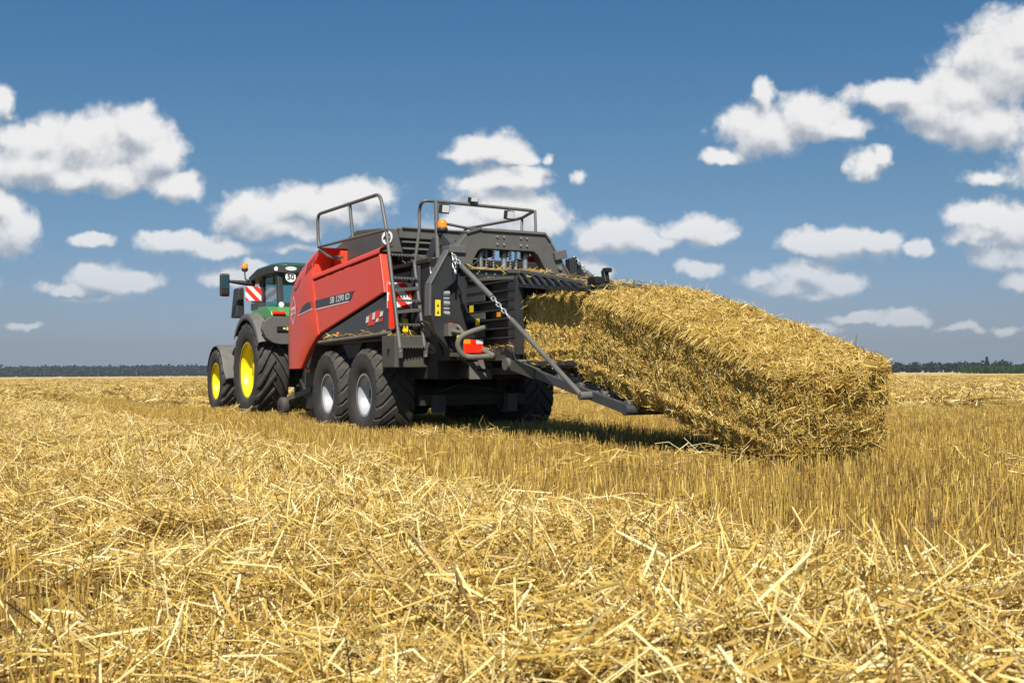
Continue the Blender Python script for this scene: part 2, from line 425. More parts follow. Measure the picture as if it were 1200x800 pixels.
class MB:
    """collects shapes, each with a material, into one mesh object"""

    def __init__(self):
        self.v, self.f, self.mi, self.sm, self.mats = [], [], [], [], []

    def mat(self, m):
        if m not in self.mats:
            self.mats.append(m)
        return self.mats.index(m)

    def add(self, verts, faces, m, smooth=False):
        o = len(self.v)
        self.v += [tuple(p) for p in verts]
        k = self.mat(m)
        for f in faces:
            self.f.append([i + o for i in f]); self.mi.append(k); self.sm.append(smooth)
        return self

    def box(self, c, s, m, rot=None):
        x, y, z = s[0] / 2, s[1] / 2, s[2] / 2
        vs = [Vector(p) for p in ((-x, -y, -z), (x, -y, -z), (x, y, -z), (-x, y, -z), (-x, -y, z), (x, -y, z), (x, y, z), (-x, y, z))]
        if rot is not None:
            vs = [rot @ p for p in vs]
        vs = [p + Vector(c) for p in vs]
        return self.add(vs, [(0, 3, 2, 1), (4, 5, 6, 7), (0, 1, 5, 4), (1, 2, 6, 5), (2, 3, 7, 6), (3, 0, 4, 7)], m)

    def span(self, lo, hi, m):
        c = [(a + b) / 2 for a, b in zip(lo, hi)]
        return self.box(c, [abs(b - a) for a, b in zip(lo, hi)], m)

    def bar(self, a, b, w, h, m, up=(0, 0, 1)):
        a, b = Vector(a), Vector(b)
        d = b - a
        x = d.normalized()
        y = Vector(up).cross(x)
        if y.length < 1e-4:
            y = Vector((0, 1, 0))
        y.normalize()
        z = x.cross(y)
        rot = Matrix((x, y, z)).transposed()
        return self.box((a + b) / 2, (d.length, w, h), m, rot)

    def prism(self, poly, a, b, axis, m):
        """poly in the two other axes, from a to b along the axis"""
        n = len(poly)

        def at(p, t):
            if axis == 'x': return (t, p[0], p[1])
            if axis == 'y': return (p[0], t, p[1])
            return (p[0], p[1], t)
        vs = [at(p, a) for p in poly] + [at(p, b) for p in poly]
        fs = [list(range(n)), list(range(2 * n - 1, n - 1, -1))]
        for i in range(n):
            j = (i + 1) % n
            fs.append((j, i, i + n, j + n))
        return self.add(vs, fs, m)

    def tube(self, pts, r, m, seg=10, fillet=0.0, caps=True):
        pts = [Vector(p) for p in pts]
        if fillet and len(pts) > 2:
            out = [pts[0]]
            for i in range(1, len(pts) - 1):
                p, a, b = pts[i], pts[i - 1], pts[i + 1]
                fa = min(fillet, (a - p).length * 0.45); fb = min(fillet, (b - p).length * 0.45)
                p0 = p + (a - p).normalized() * fa; p1 = p + (b - p).normalized() * fb
                for k in range(6):
                    t = k / 5
                    out.append(p0 * (1 - t) ** 2 + p * 2 * t * (1 - t) + p1 * t * t)
            out.append(pts[-1]); pts = out
        n = len(pts)
        ref = None
        vs, fs = [], []
        for i, p in enumerate(pts):
            t = (pts[min(i + 1, n - 1)] - pts[max(i - 1, 0)]).normalized()
            if ref is None:
                ref = t.orthogonal().normalized()
            u = (ref - t * ref.dot(t)).normalized(); ref = u
            w = t.cross(u)
            rr = r[i] if isinstance(r, (list, tuple)) else r
            for k in range(seg):
                a = 2 * math.pi * k / seg
                vs.append(p + (u * math.cos(a) + w * math.sin(a)) * rr)
        for i in range(n - 1):
            for k in range(seg):
                k2 = (k + 1) % seg
                fs.append((i * seg + k, i * seg + k2, (i + 1) * seg + k2, (i + 1) * seg + k))
        self.add(vs, fs, m, True)
        if caps:
            o = len(vs)
            self.add(vs[:seg], [list(range(seg - 1, -1, -1))], m)
            self.add(vs[-seg:], [list(range(seg))], m)
        return self

    def lathe(self, prof, m, seg=48, axis='y', c=(0, 0, 0), smooth=True, close=False):
        """prof: (along axis, radius)"""
        n = len(prof)
        vs, fs = [], []
        for k in range(seg):
            a = 2 * math.pi * k / seg
            ca, sa = math.cos(a), math.sin(a)
            for (t, r) in prof:
                if axis == 'y': p = (r * ca, t, r * sa)
                elif axis == 'z': p = (r * ca, r * sa, t)
                else: p = (t, r * ca, r * sa)
                vs.append((p[0] + c[0], p[1] + c[1], p[2] + c[2]))
        flip = axis in ('z', 'x')
        for k in range(seg):
            k2 = (k + 1) % seg
            for i in range(n - 1 + (1 if close else 0)):
                j = (i + 1) % n
                q = (k * n + i, k2 * n + i, k2 * n + j, k * n + j)
                fs.append(q if not flip else q[::-1])
        return self.add(vs, fs, m, smooth)

    def disc(self, c, r, normal, m, seg=24, thick=0.004):
        nv = Vector(normal).normalized()
        return self.tube([Vector(c), Vector(c) + nv * thick], r, m, seg)

    def grid(self, rows, m, smooth=True, flip=False):
        nr, nc = len(rows), len(rows[0])
        vs = [p for r in rows for p in r]
        fs = []
        for i in range(nr - 1):
            for j in range(nc - 1):
                q = (i * nc + j, i * nc + j + 1, (i + 1) * nc + j + 1, (i + 1) * nc + j)
                fs.append(q[::-1] if flip else q)
        return self.add(vs, fs, m, smooth)

    def build(self, name, parent=None, bevel=0.0, label=None):
        me = bpy.data.meshes.new(name)
        me.from_pydata(self.v, [], self.f)
        for m in self.mats:
            me.materials.append(m)
        me.polygons.foreach_set('material_index', self.mi)
        me.polygons.foreach_set('use_smooth', self.sm)
        bm = bmesh.new(); bm.from_mesh(me)
        bmesh.ops.recalc_face_normals(bm, faces=bm.faces)
        bm.to_mesh(me); bm.free()
        me.update()
        o = bpy.data.objects.new(name, me)
        COL.objects.link(o)
        if parent is not None:
            o.parent = parent
        if bevel:
            bv = o.modifiers.new('edge_round', 'BEVEL')
            bv.width = bevel; bv.segments = 2; bv.limit_method = 'ANGLE'; bv.angle_limit = R(40)
            bv.harden_normals = False
        if label:
            o['label'] = label
        return o


def build_each(mb, name, parent=None, bevel=0.0):
    """one object for every separate piece the builder holds"""
    key = {}
    par = list(range(len(mb.v)))

    def find(i):
        while par[i] != i:
            par[i] = par[par[i]]; i = par[i]
        return i
    for i, p in enumerate(mb.v):
        k = tuple(round(c, 5) for c in p)
        if k in key: par[find(i)] = find(key[k])
        else: key[k] = i
    for f in mb.f:
        for i in f[1:]: par[find(i)] = find(f[0])
    groups = {}
    for fi, f in enumerate(mb.f):
        groups.setdefault(find(f[0]), []).append(fi)
    out = []
    for fis in groups.values():
        q = MB(); mp = {}
        for fi in fis:
            nf = []
            for i in mb.f[fi]:
                if i not in mp:
                    mp[i] = len(q.v); q.v.append(mb.v[i])
                nf.append(mp[i])
            q.f.append(nf); q.mi.append(q.mat(mb.mats[mb.mi[fi]])); q.sm.append(mb.sm[fi])
        out.append(q.build(name, parent, bevel))
    return out


def text_into(mb, body, m, origin, xdir, ydir, height, thick=0.003, width=None, shear=0.0, bold=0.0):
    """writes letters as flat geometry: xdir is the reading direction, ydir the up of the letters"""
    cu = bpy.data.curves.new('lettering', 'FONT')
    cu.body = body; cu.size = 1.0; cu.extrude = 0.0; cu.shear = shear; cu.offset = bold
    cu.align_x = 'CENTER'; cu.align_y = 'CENTER'
    ob = bpy.data.objects.new('lettering', cu)
    COL.objects.link(ob)
    bpy.context.view_layer.update()
    me = bpy.data.meshes.new_from_object(ob.evaluated_get(bpy.context.evaluated_depsgraph_get()))
    bpy.data.objects.remove(ob)
    co = np.array([v.co[:] for v in me.vertices])
    fs = [list(p.vertices) for p in me.polygons]
    bpy.data.meshes.remove(me)
    if not len(co):
        return
    lo, hi = co.min(0), co.max(0)
    sc = height / max(1e-6, hi[1] - lo[1])
    sx = sc if width is None else width / max(1e-6, hi[0] - lo[0])
    mid = (lo + hi) / 2
    X, Y, O = Vector(xdir).normalized(), Vector(ydir).normalized(), Vector(origin)
    nrm = X.cross(Y) * thick
    vs = [O + X * ((c[0] - mid[0]) * sx) + Y * ((c[1] - mid[1]) * sc) + nrm for c in co]
    mb.add(vs, fs, m)


def text_part(name, parent, body, m, *a, **k):
    mb = MB(); text_into(mb, body, m, *a, **k)
    me = bpy.data.meshes.new(name)
    me.from_pydata([tuple(v) for v in mb.v], [], mb.f); me.materials.append(m); me.update()
    o = bpy.data.objects.new(name, me); COL.objects.link(o); o.parent = parent
    return o


# ------------------------------------------------------------------ the field
SWATHS = [(5.25, 0.98, 0.22, -60, 400), (-5.3, 0.9, 0.20, 8, 400), (-14.2, 1.2, 0.26, -60, 400), (-22.5, 1.2, 0.26, -60, 400),
          (-31, 1.2, 0.26, -80, 400), (-40, 1.2, 0.26, -80, 400), 
          (0.0, 0.8, 0.22, 7.5, 400), (-49, 1.2, 0.26, -90, 400), (-58, 1.2, 0.26, -90, 400)]


def swath_w(lx, ly):
    """0..1 how much loose straw lies at a place"""
    best = 0.0
    for c, hw, h, x0, x1 in SWATHS:
        if x0 < lx < x1:
            wob = mnoise.noise((lx * 0.35, c * 3.1, 0.0)) * 0.35 + mnoise.noise((lx * 1.3, c * 3.1, 4.0)) * 0.18
            t = abs(ly - c - wob) / (hw * (1.0 + 0.15 * mnoise.noise((lx * 0.5, c, 9.0))))
            best = max(best, 1.0 - max(0.0, (t - 0.75) / 0.5) if t < 1.25 else 0.0)
    return best


def ground_z(x, y):
    lx, ly = to_local(x, y)
    z = 0.0
    for c, hw, h, x0, x1 in SWATHS:
        if x0 < lx < x1 and abs(ly - c) < hw * 2.2:
            wob = mnoise.noise((lx * 0.35, c * 3.1, 0.0)) * 0.35
            t = (ly - c - wob) / (hw * 0.85)
            hh = h * (0.75 + 0.6 * mnoise.noise((lx * 0.9, ly * 0.9, 3.0)) + 0.25 * mnoise.noise((lx * 2.6, ly * 2.6, 7.0)))
            z = max(z, hh * math.exp(-t * t * t * t) * 0.85)
    return z


def build_ground():
    rings = [0.0] + list(np.geomspace(0.4, 14, 90)) + list(np.geomspace(14.4, 2500, 100))
    nseg = 420
    vs, fs = [], []
    vs.append((0, 0, ground_z(0, 0)))
    for r in rings[1:]:
        for k in range(nseg):
            a = 2 * math.pi * k / nseg
            x, y = r * math.sin(a), r * math.cos(a)
            vs.append((x, y, ground_z(x, y) if r < 150 else 0.0))
    for k in range(nseg):
        fs.append((0, 1 + (k + 1) % nseg, 1 + k))
    for i in range(len(rings) - 2):
        for k in range(nseg):
            a = 1 + i * nseg + k; b = 1 + i * nseg + (k + 1) % nseg
            fs.append((a, b, b + nseg, a + nseg))
    me = bpy.data.meshes.new('field')
    me.from_pydata(vs, [], fs)
    me.polygons.foreach_set('use_smooth', [True] * len(fs))
    me.materials.append(M['soil'])
    bm = bmesh.new(); bm.from_mesh(me); bmesh.ops.recalc_face_normals(bm, faces=bm.faces)
    if bm.faces[0].normal.z < 0:
        bmesh.ops.reverse_faces(bm, faces=bm.faces)
    bm.to_mesh(me); bm.free()
    o = bpy.data.objects.new('field', me); COL.objects.link(o)
    tag(o, 'harvested grain field of golden stubble reaching to the horizon', 'field', kind='structure')
    return o


build_ground()


def straw_arrays(A, B, rad, bend, flat):
    """bent three-sided straws from A to B (n,3); flat (n,) squashes a stalk to a leaf"""
    n = len(A)
    D = B - A
    Ln = np.linalg.norm(D, axis=1, keepdims=True) + 1e-9
    T = D / Ln
    ref = rng.normal(size=(n, 3))
    U = ref - T * (ref * T).sum(1, keepdims=True)
    U /= np.linalg.norm(U, axis=1, keepdims=True) + 1e-9
    V = np.cross(T, U)
    mid = (A + B) / 2 + U * (bend[:, None] * Ln)
    V2 = V
    out = np.empty((n, 9, 3))
    for i, (P, k) in enumerate(((A, 1.0), (mid, 1.0), (B, 0.75))):
        for j in range(3):
            a = 2 * math.pi * j / 3
            out[:, i * 3 + j] = P + (U * (math.cos(a) * rad * flat)[:, None] + V2 * (math.sin(a) * rad / np.maximum(flat, 0.35) ** 0.6)[:, None]) * k
    base = np.array([[i * 3 + j, i * 3 + (j + 1) % 3, (i + 1) * 3 + (j + 1) % 3, (i + 1) * 3 + j] for i in range(2) for j in range(3)])
    faces = (base[None] + (np.arange(n) * 9)[:, None, None]).reshape(-1, 4)
    return out.reshape(-1, 3), faces


def quads_mesh(name, verts, faces, tint, mat, smooth=False):
    me = bpy.data.meshes.new(name)
    nv, nf = len(verts), len(faces)
    me.vertices.add(nv); me.vertices.foreach_set('co', verts.astype(np.float32).ravel())
    me.loops.add(nf * 4); me.loops.foreach_set('vertex_index', faces.astype(np.int32).ravel())
    me.polygons.add(nf)
    me.polygons.foreach_set('loop_start', np.arange(0, nf * 4, 4, dtype=np.int32))
    me.polygons.foreach_set('loop_total', np.full(nf, 4, dtype=np.int32))
    at = me.attributes.new('tint', 'FLOAT', 'POINT')
    at.data.foreach_set('value', tint.astype(np.float32))
    me.materials.append(mat)
    me.update(calc_edges=True)
    me.polygons.foreach_set('use_smooth', np.full(nf, smooth))
    return me


def loose_patch(name, n, size, height, lmin, lmax, rad, tilt=0.28, mat='straw', round_=True):
    u = rng.random(n); a = rng.random(n) * 2 * math.pi
    if round_:
        r = np.sqrt(u) * size
        C = np.stack([r * np.cos(a), r * np.sin(a), np.zeros(n)], 1)
    else:
        C = np.stack([(rng.random(n) - .5) * size * 2, (rng.random(n) - .5) * size * 2, np.zeros(n)], 1)
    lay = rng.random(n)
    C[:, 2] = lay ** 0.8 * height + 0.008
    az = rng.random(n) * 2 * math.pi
    el = rng.normal(size=n) * tilt
    stick = rng.random(n) < 0.05
    el[stick] = rng.uniform(0.4, 1.2, stick.sum())
    Ls = lmin + (lmax - lmin) * rng.random(n) ** 2.2
    D = np.stack([np.cos(az) * np.cos(el), np.sin(az) * np.cos(el), np.sin(el)], 1) * Ls[:, None] * 0.5
    A, B = C - D, C + D
    mn = np.minimum(A[:, 2], B[:, 2])
    lift = np.maximum(0, 0.004 - mn)
    A[:, 2] += lift; B[:, 2] += lift
    leaf = rng.random(n) < 0.48
    flat = np.where(leaf, rng.uniform(0.18, 0.4, n), rng.uniform(0.6, 1.0, n))
    rr = rad * rng.uniform(0.65, 1.35, n) * np.where(leaf, 1.0, 1.0)
    bend = rng.normal(size=n) * np.where(leaf, 0.30, 0.10)
    V, F = straw_arrays(A, B, rr, bend, flat)
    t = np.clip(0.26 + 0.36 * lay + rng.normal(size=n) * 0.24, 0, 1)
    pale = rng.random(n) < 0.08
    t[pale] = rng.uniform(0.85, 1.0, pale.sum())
    return quads_mesh(name, V, F, np.repeat(t, 9), M[mat])


def stubble_patch(name, size, spacing, per_m, rad, hmin, hmax, litter=0):
    rows = int(size / spacing)
    As, Bs, rd, tn = [], [], [], []
    for i in range(rows):
        n = int(per_m * size)
        x = rng.random(n) * size - size / 2
        y = np.full(n, (i + .5) * spacing - size / 2) + rng.normal(size=n) * spacing * 0.13
        h = rng.uniform(hmin, hmax, n)
        lean = rng.normal(size=(n, 2)) * 0.12 * h[:, None]
        As.append(np.stack([x, y, np.full(n, -0.02)], 1))
        Bs.append(np.stack([x + lean[:, 0], y + lean[:, 1], h], 1))
    A, B = np.concatenate(As), np.concatenate(Bs)
    n = len(A)
    V, F = straw_arrays(A, B, rad * rng.uniform(0.75, 1.3, n), rng.normal(size=n) * 0.03, rng.uniform(0.6, 1, n))
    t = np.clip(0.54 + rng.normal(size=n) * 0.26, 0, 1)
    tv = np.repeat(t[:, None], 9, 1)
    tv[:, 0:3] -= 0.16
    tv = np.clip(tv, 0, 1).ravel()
    if litter:
        m = litter
        C = np.stack([(rng.random(m) - .5) * size, (rng.random(m) - .5) * size, rng.uniform(0.01, 0.09, m)], 1)
        az = rng.random(m) * 6.283; el = rng.normal(size=m) * 0.3; Ls = rng.uniform(0.05, 0.22, m)
        D = np.stack([np.cos(az) * np.cos(el), np.sin(az) * np.cos(el), np.sin(el)], 1) * Ls[:, None] * 0.5
        V2, F2 = straw_arrays(C - D, C + D, rad * rng.uniform(.7, 1.5, m), rng.normal(size=m) * 0.15, rng.uniform(.25, .9, m))
        F = np.concatenate([F, F2 + len(V)]); V = np.concatenate([V, V2])
        tv = np.concatenate([tv, np.repeat(np.clip(0.45 + rng.normal(size=m) * .2, 0, 1), 9)])
    return quads_mesh(name, V, F, tv, M['stubble'])


def proto_collection(name, meshes):
    c = bpy.data.collections.new(name)
    for i, me in enumerate(meshes):
        c.objects.link(bpy.data.objects.new('%s_clump' % name, me))
    return c


def scatter(name, pts, rots, scls, coll, nvar, label, cat):
    """one object whose points carry copies of the clumps in coll"""
    n = len(pts)
    me = bpy.data.meshes.new(name)
    me.vertices.add(n)
    me.vertices.foreach_set('co', np.asarray(pts, np.float32).ravel())
    a = me.attributes.new('rot', 'FLOAT_VECTOR', 'POINT'); a.data.foreach_set('vector', np.asarray(rots, np.float32).ravel())
    a = me.attributes.new('scl', 'FLOAT_VECTOR', 'POINT'); a.data.foreach_set('vector', np.asarray(scls, np.float32).ravel())
    a = me.attributes.new('idx', 'INT', 'POINT'); a.data.foreach_set('value', rng.integers(0, nvar, n).astype(np.int32))
    o = bpy.data.objects.new(name, me); COL.objects.link(o)
    g = bpy.data.node_groups.new(name + '_scatter', 'GeometryNodeTree')
    g.interface.new_socket('Geometry', in_out='INPUT', socket_type='NodeSocketGeometry')
    g.interface.new_socket('Geometry', in_out='OUTPUT', socket_type='NodeSocketGeometry')
    N, L = g.nodes, g.links
    gi, go = N.new('NodeGroupInput'), N.new('NodeGroupOutput')
    ci = N.new('GeometryNodeCollectionInfo')
    ci.inputs['Collection'].default_value = coll
    ci.inputs['Separate Children'].default_value = True
    ci.inputs['Reset Children'].default_value = True
    ip = N.new('GeometryNodeInstanceOnPoints')
    ip.inputs['Pick Instance'].default_value = True

    def attr(nm, t):
        q = N.new('GeometryNodeInputNamedAttribute'); q.data_type = t; q.inputs['Name'].default_value = nm
        return [s for s in q.outputs if s.enabled and s.name == 'Attribute'][0]
    e2r = N.new('FunctionNodeEulerToRotation')
    L.new(attr('rot', 'FLOAT_VECTOR'), e2r.inputs[0])
    L.new(gi.outputs[0], ip.inputs['Points']); L.new(ci.outputs[0], ip.inputs['Instance'])
    L.new(attr('idx', 'INT'), ip.inputs['Instance Index'])
    L.new(e2r.outputs[0], ip.inputs['Rotation']); L.new(attr('scl', 'FLOAT_VECTOR'), ip.inputs['Scale'])
    L.new(ip.outputs[0], go.inputs[0])
    md = o.modifiers.new('scatter', 'NODES'); md.node_group = g
    tag(o, label, cat, kind='stuff')
    return o


def in_view(x, y, near=3.0):
    """inside a generous wedge in front of the camera"""
    if x * x + y * y < near * near:
        return True
    return y > -1.0 and abs(x) < y * 0.62 + 2.5


def flattened(lx, ly):
    """places where the stubble is pressed down or out of sight: under the wheels"""
    if -0.6 < lx < 10.5 and 0.8 < abs(ly) < 1.5:
        return True
    return False


# stubble: one-metre patches nearby, coarse three-metre ones beyond
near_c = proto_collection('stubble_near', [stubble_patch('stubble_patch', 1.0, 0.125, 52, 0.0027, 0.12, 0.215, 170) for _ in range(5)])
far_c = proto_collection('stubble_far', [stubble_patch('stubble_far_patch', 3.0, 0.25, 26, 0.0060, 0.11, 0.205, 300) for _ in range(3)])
pn, rn, sn, pf, rf, sf = [], [], [], [], [], []
NEAR_D = 42.0
for ix in range(-30, 70):
    for iy in range(-60, 60):
        lx, ly = ix + 0.5, iy + 0.5
        x, y = to_world(lx, ly)
        if x * x + y * y > NEAR_D ** 2 or not in_view(x, y):
            continue
        if flattened(lx, ly) and random.random() < 0.75:
            continue
        w = swath_w(lx, ly)
        pn.append((x, y, ground_z(x, y) * 0.35)); rn.append((0, 0, MACH_ROT + (math.pi if random.random() < .5 else 0)))
        k = random.uniform(0.88, 1.12) * (1 + 0.15 * mnoise.noise((lx * .15, ly * .3, 2)))
        sn.append((1, 1, k))
for ix in range(-14, 90):
    for iy in range(-70, 70):
        lx, ly = ix * 3 + 1.5, iy * 3 + 1.5
        x, y = to_world(lx, ly)
        d2 = x * x + y * y
        if d2 <= (NEAR_D - 0.5) ** 2 or d2 > 190 ** 2 or not in_view(x, y):
            continue
        pf.append((x, y, 0)); rf.append((0, 0, MACH_ROT + (math.pi if random.random() < .5 else 0)))
        sf.append((1, 1, random.uniform(0.9, 1.1)))
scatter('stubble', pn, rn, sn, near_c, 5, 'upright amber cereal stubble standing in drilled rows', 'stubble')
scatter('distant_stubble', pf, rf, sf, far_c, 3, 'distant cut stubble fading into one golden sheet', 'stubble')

# loose straw of the swaths
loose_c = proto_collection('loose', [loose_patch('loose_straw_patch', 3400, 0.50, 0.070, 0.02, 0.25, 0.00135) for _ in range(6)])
mid_c = proto_collection('loose_far', [loose_patch('loose_straw_far_patch', 1500, 1.1, 0.08, 0.08, 0.36, 0.0042, 0.26) for _ in range(4)])
pl, rl, sl, pm, rm, sm_ = [], [], [], [], [], []
for (c, hw, h, x0, x1) in SWATHS:
    for k in range(int(min(x1, 170) - x0) * 24):
        lx = random.uniform(x0, min(x1, 170)); ly = c + random.uniform(-1.3, 1.3) * hw
        x, y = to_world(lx, ly)
        d = math.hypot(x, y)
        if not in_view(x, y) or d < 0.4:
            continue
        w = swath_w(lx, ly)
        if random.random() > w * 1.15:
            continue
        z = ground_z(x, y)
        rot = (random.gauss(0, .10), random.gauss(0, .10), random.uniform(0, 6.283))
        if d < 26:
            pl.append((x, y, z + random.uniform(-.02, .03))); rl.append(rot)
            s = random.uniform(.85, 1.15); sl.append((s, s, s * random.uniform(.8, 1.5)))
        elif random.random() < (0.35 if ly < -8 else 0.22):
            pm.append((x, y, z)); rm.append(rot); s = random.uniform(.85, 1.2); sm_.append((s, s, s))
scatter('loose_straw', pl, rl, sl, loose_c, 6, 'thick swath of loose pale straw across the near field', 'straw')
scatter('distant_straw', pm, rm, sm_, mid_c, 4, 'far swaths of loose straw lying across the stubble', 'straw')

# thin litter lying on the stubble where the swath has been taken up
lit_c = proto_collection('litter', [loose_patch('straw_litter_patch', 70, 0.6, 0.08, 0.06, 0.34, 0.0024, 0.25) for _ in range(4)])
pt, rt, st_ = [], [], []
for k in range(5200):
    lx, ly = random.uniform(-18, 30), random.uniform(-20, 9)
    x, y = to_world(lx, ly)
    if not in_view(x, y) or math.hypot(x, y) > 36:
        continue
    dens = 0.03 + 0.22 * math.exp(-((abs(ly) - 1.2) / 0.5) ** 2) * (lx < 0) + 0.45 * math.exp(-((ly - 5.9) / 1.1) ** 2)
    dens += 0.16 * max(0, mnoise.noise((lx * .4, ly * .8, 5.5)))
    if random.random() > dens * 0.75:
        continue
    pt.append((x, y, ground_z(x, y) + random.uniform(0.06, 0.13))); rt.append((random.gauss(0, .1), random.gauss(0, .1), random.uniform(0, 6.28)))
    st_.append((1, 1, 1))
scatter('straw_litter', pt, rt, st_, lit_c, 4, 'scattered single straws lying on top of the stubble', 'straw')


def stray_stalks():
    """single long stalks standing out of the near swath"""
    A, B = [], []

    def stalk(lx, ly, az, el, L, z0=None):
        x, y = to_world(lx, ly)
        z = ground_z(x, y) + 0.05 if z0 is None else z0
        d = Vector((math.cos(az) * math.cos(el), math.sin(az) * math.cos(el), math.sin(el))) * L
        A.append((x, y, z)); B.append((x + d.x, y + d.y, z + d.z))
    for k in range(120):
        lx = random.uniform(-13.2, 2); ly = random.uniform(4.2, 6.4)
        stalk(lx, ly, random.uniform(0, 6.28), random.uniform(0.05, 1.1) ** 1.2, random.uniform(0.14, 0.34))
    for a_, b_ in (((1.75, 4.3, .16), (2.02, 4.25, .56)), ((-.20, 7.0, .18), (-.24, 7.0, .40)), ((1.5, 3.9, .2), (2.1, 4.5, .33)), ((.55, 5.2, .2), (.95, 5.3, .31))):
        A.append(a_); B.append(b_)
    A, B = np.array(A), np.array(B)
    n = len(A)
    V, F = straw_arrays(A, B, rng.uniform(0.0016, 0.0028, n), rng.normal(size=n) * 0.05, rng.uniform(.4, 1, n))
    me = quads_mesh('stray_straw', V, F, np.repeat(np.clip(rng.normal(size=n) * .2 + .68, .35, 1), 9), M['straw'])
    o = bpy.data.objects.new('stray_straw', me); COL.objects.link(o)
    tag(o, 'long single stalks poking up out of the near straw swath', 'straw', kind='stuff')


stray_stalks()
#@@PART2@@
# ------------------------------------------------------------------ wheels
def make_wheel(parent, loc, side, Rt, Rr, W, nl, lug_h, lug_w, sweep, rim_mat, dish, style='lug', turn=0.0):
    """side +1 shows its outer face to +y.  wheel (hub) > tyre, rim"""
    h = Rt - Rr
    rb = Rt - lug_h
    hub = MB()
    hub.lathe([(-0.10, 0.02), (-0.10, Rr * 0.34), (0.02, Rr * 0.34), (0.05, Rr * 0.30), (0.05, 0.02)], M['dark'], 24)
    root = hub.build('wheel', parent)
    root.location = loc
    t = MB()
    w = W / 2
    prof = [(-w * .80, Rr - .015), (-w * .90, Rr + .02), (-w * .985, Rr + h * .30), (-w, Rr + h * .55), (-w * .97, Rr + h * .75),
            (-w * .90, rb - .02), (-w * .72, rb - .004), (0, rb + .004), (w * .72, rb - .004), (w * .90, rb - .02), (w * .97, Rr + h * .75),
            (w, Rr + h * .55), (w * .985, Rr + h * .30), (w * .90, Rr + .02), (w * .80, Rr - .015)]
    t.lathe(prof, M['rubber'], 72)
    for s in (-1, 1):
        for i in range(nl):
            th0 = 2 * math.pi * (i + (0.5 if s > 0 else 0.0)) / nl
            vs = []
            nseg = 6
            for k in range(nseg + 1):
                q = k / nseg
                y = s * w * (-0.06 + 1.04 * q)
                ang = th0 - sweep * (q ** 1.15)
                top = Rt - 0.004 * q if q < .86 else Rt - 0.004 - (Rt - rb) * 0.55 * ((q - .86) / .14) - 0.02 * ((q - .86) / .14)
                if q >= .99:
                    top = rb - 0.035
                    y = s * w * 0.985
                bot = rb - 0.03 if q < .9 else rb - 0.09
                wd = lug_w * (1.0 + 0.35 * q) / Rt
                for (r_, a_) in ((bot, ang - wd * .62), (top, ang - wd * .42), (top, ang + wd * .42), (bot, ang + wd * .62)):
                    vs.append((-r_ * math.cos(a_), y, r_ * math.sin(a_)))
            fs = []
            for k in range(nseg):
                for j in range(3):
                    fs.append((k * 4 + j, k * 4 + j + 1, (k + 1) * 4 + j + 1, (k + 1) * 4 + j))
            fs.append((0, 1, 2, 3)); fs.append((nseg * 4, nseg * 4 + 1, nseg * 4 + 2, nseg * 4 + 3))
            t.add(vs, fs, M['rubber'])
    tyre = t.build('tyre', root)
    r = MB()
    o = w * .84 * side
    lip = Rr + 0.022
    pr = [(o, lip - .012), (o + .012 * side, lip), (o - .012 * side, lip + .004), (o - .02 * side, Rr - .012), (o - dish * .5 * side, Rr - .035),
          (o - dish * side, Rr - .055), (o - (dish + .015) * side, Rr * .72), (o - (dish - .02) * side, Rr * .45), (o - (dish - .02) * side, Rr * .30),
          (o - (dish - .06) * side, Rr * .27), (o - (dish - .06) * side, 0.01)]
    pr = [(o + .004 * side, Rr - .03)] + pr
    r.lathe(pr, rim_mat, 56)
    # the far side of the rim closes the wheel
    r.lathe([(-o, Rr - .01), (-o + .08 * side, Rr - .05), (-o + .10 * side, .05)], rim_mat, 40)
    for k in range(8):
        a = 2 * math.pi * k / 8 + .2
        c = (Rr * .37 * math.cos(a), o - (dish - .02) * side, Rr * .37 * math.sin(a))
        r.tube([c, (c[0], c[1] + .03 * side, c[2])], 0.016, M['dark'], 6)
    rim = r.build('rim', root)
    for ob in (tyre, rim):
        ob.rotation_euler = (0, random.uniform(0, 6.28), 0)
    root.rotation_euler = (0, 0, turn)
    return root


def hazard(parent, name, c, w, h, facing, flip=False):
    """board with slanting red and white bars; facing is the local direction it looks along (-x)"""
    mb = MB()
    mb.box(c, (0.02, w, h), M['white'])
    fx = c[0] - 0.0125
    n = 4
    s = w / 1.4

    def clip(poly):
        # clip the bar to the board
        def cut(ps, f):
            out = []
            for i in range(len(ps)):
                a, b_ = ps[i], ps[(i + 1) % len(ps)]
                fa, fb = f(a), f(b_)
                if fa >= 0: out.append(a)
                if (fa >= 0) != (fb >= 0):
                    q = fa / (fa - fb)
                    out.append((a[0] + (b_[0] - a[0]) * q, a[1] + (b_[1] - a[1]) * q))
            return out
        for f in (lambda p: p[0] + w / 2, lambda p: w / 2 - p[0], lambda p: p[1] + h / 2, lambda p: h / 2 - p[1]):
            poly = cut(poly, f)
            if len(poly) < 3: return []
        return poly
    bw = 0.48 * w
    for k in range(-4, 5):
        u0 = k * 2 * bw * 0.72
        sl = 1 if flip else -1
        poly = [(u0 - h * sl, -h), (u0 + bw * .72 - h * sl, -h), (u0 + bw * .72 + h * sl, h), (u0 + h * sl, h)]
        poly = clip(poly)
        if poly:
            mb.add([(fx, c[1] + p[0], c[2] + p[1]) for p in poly], [list(range(len(poly)))], M['signred'])
    return mb.build(name, parent)


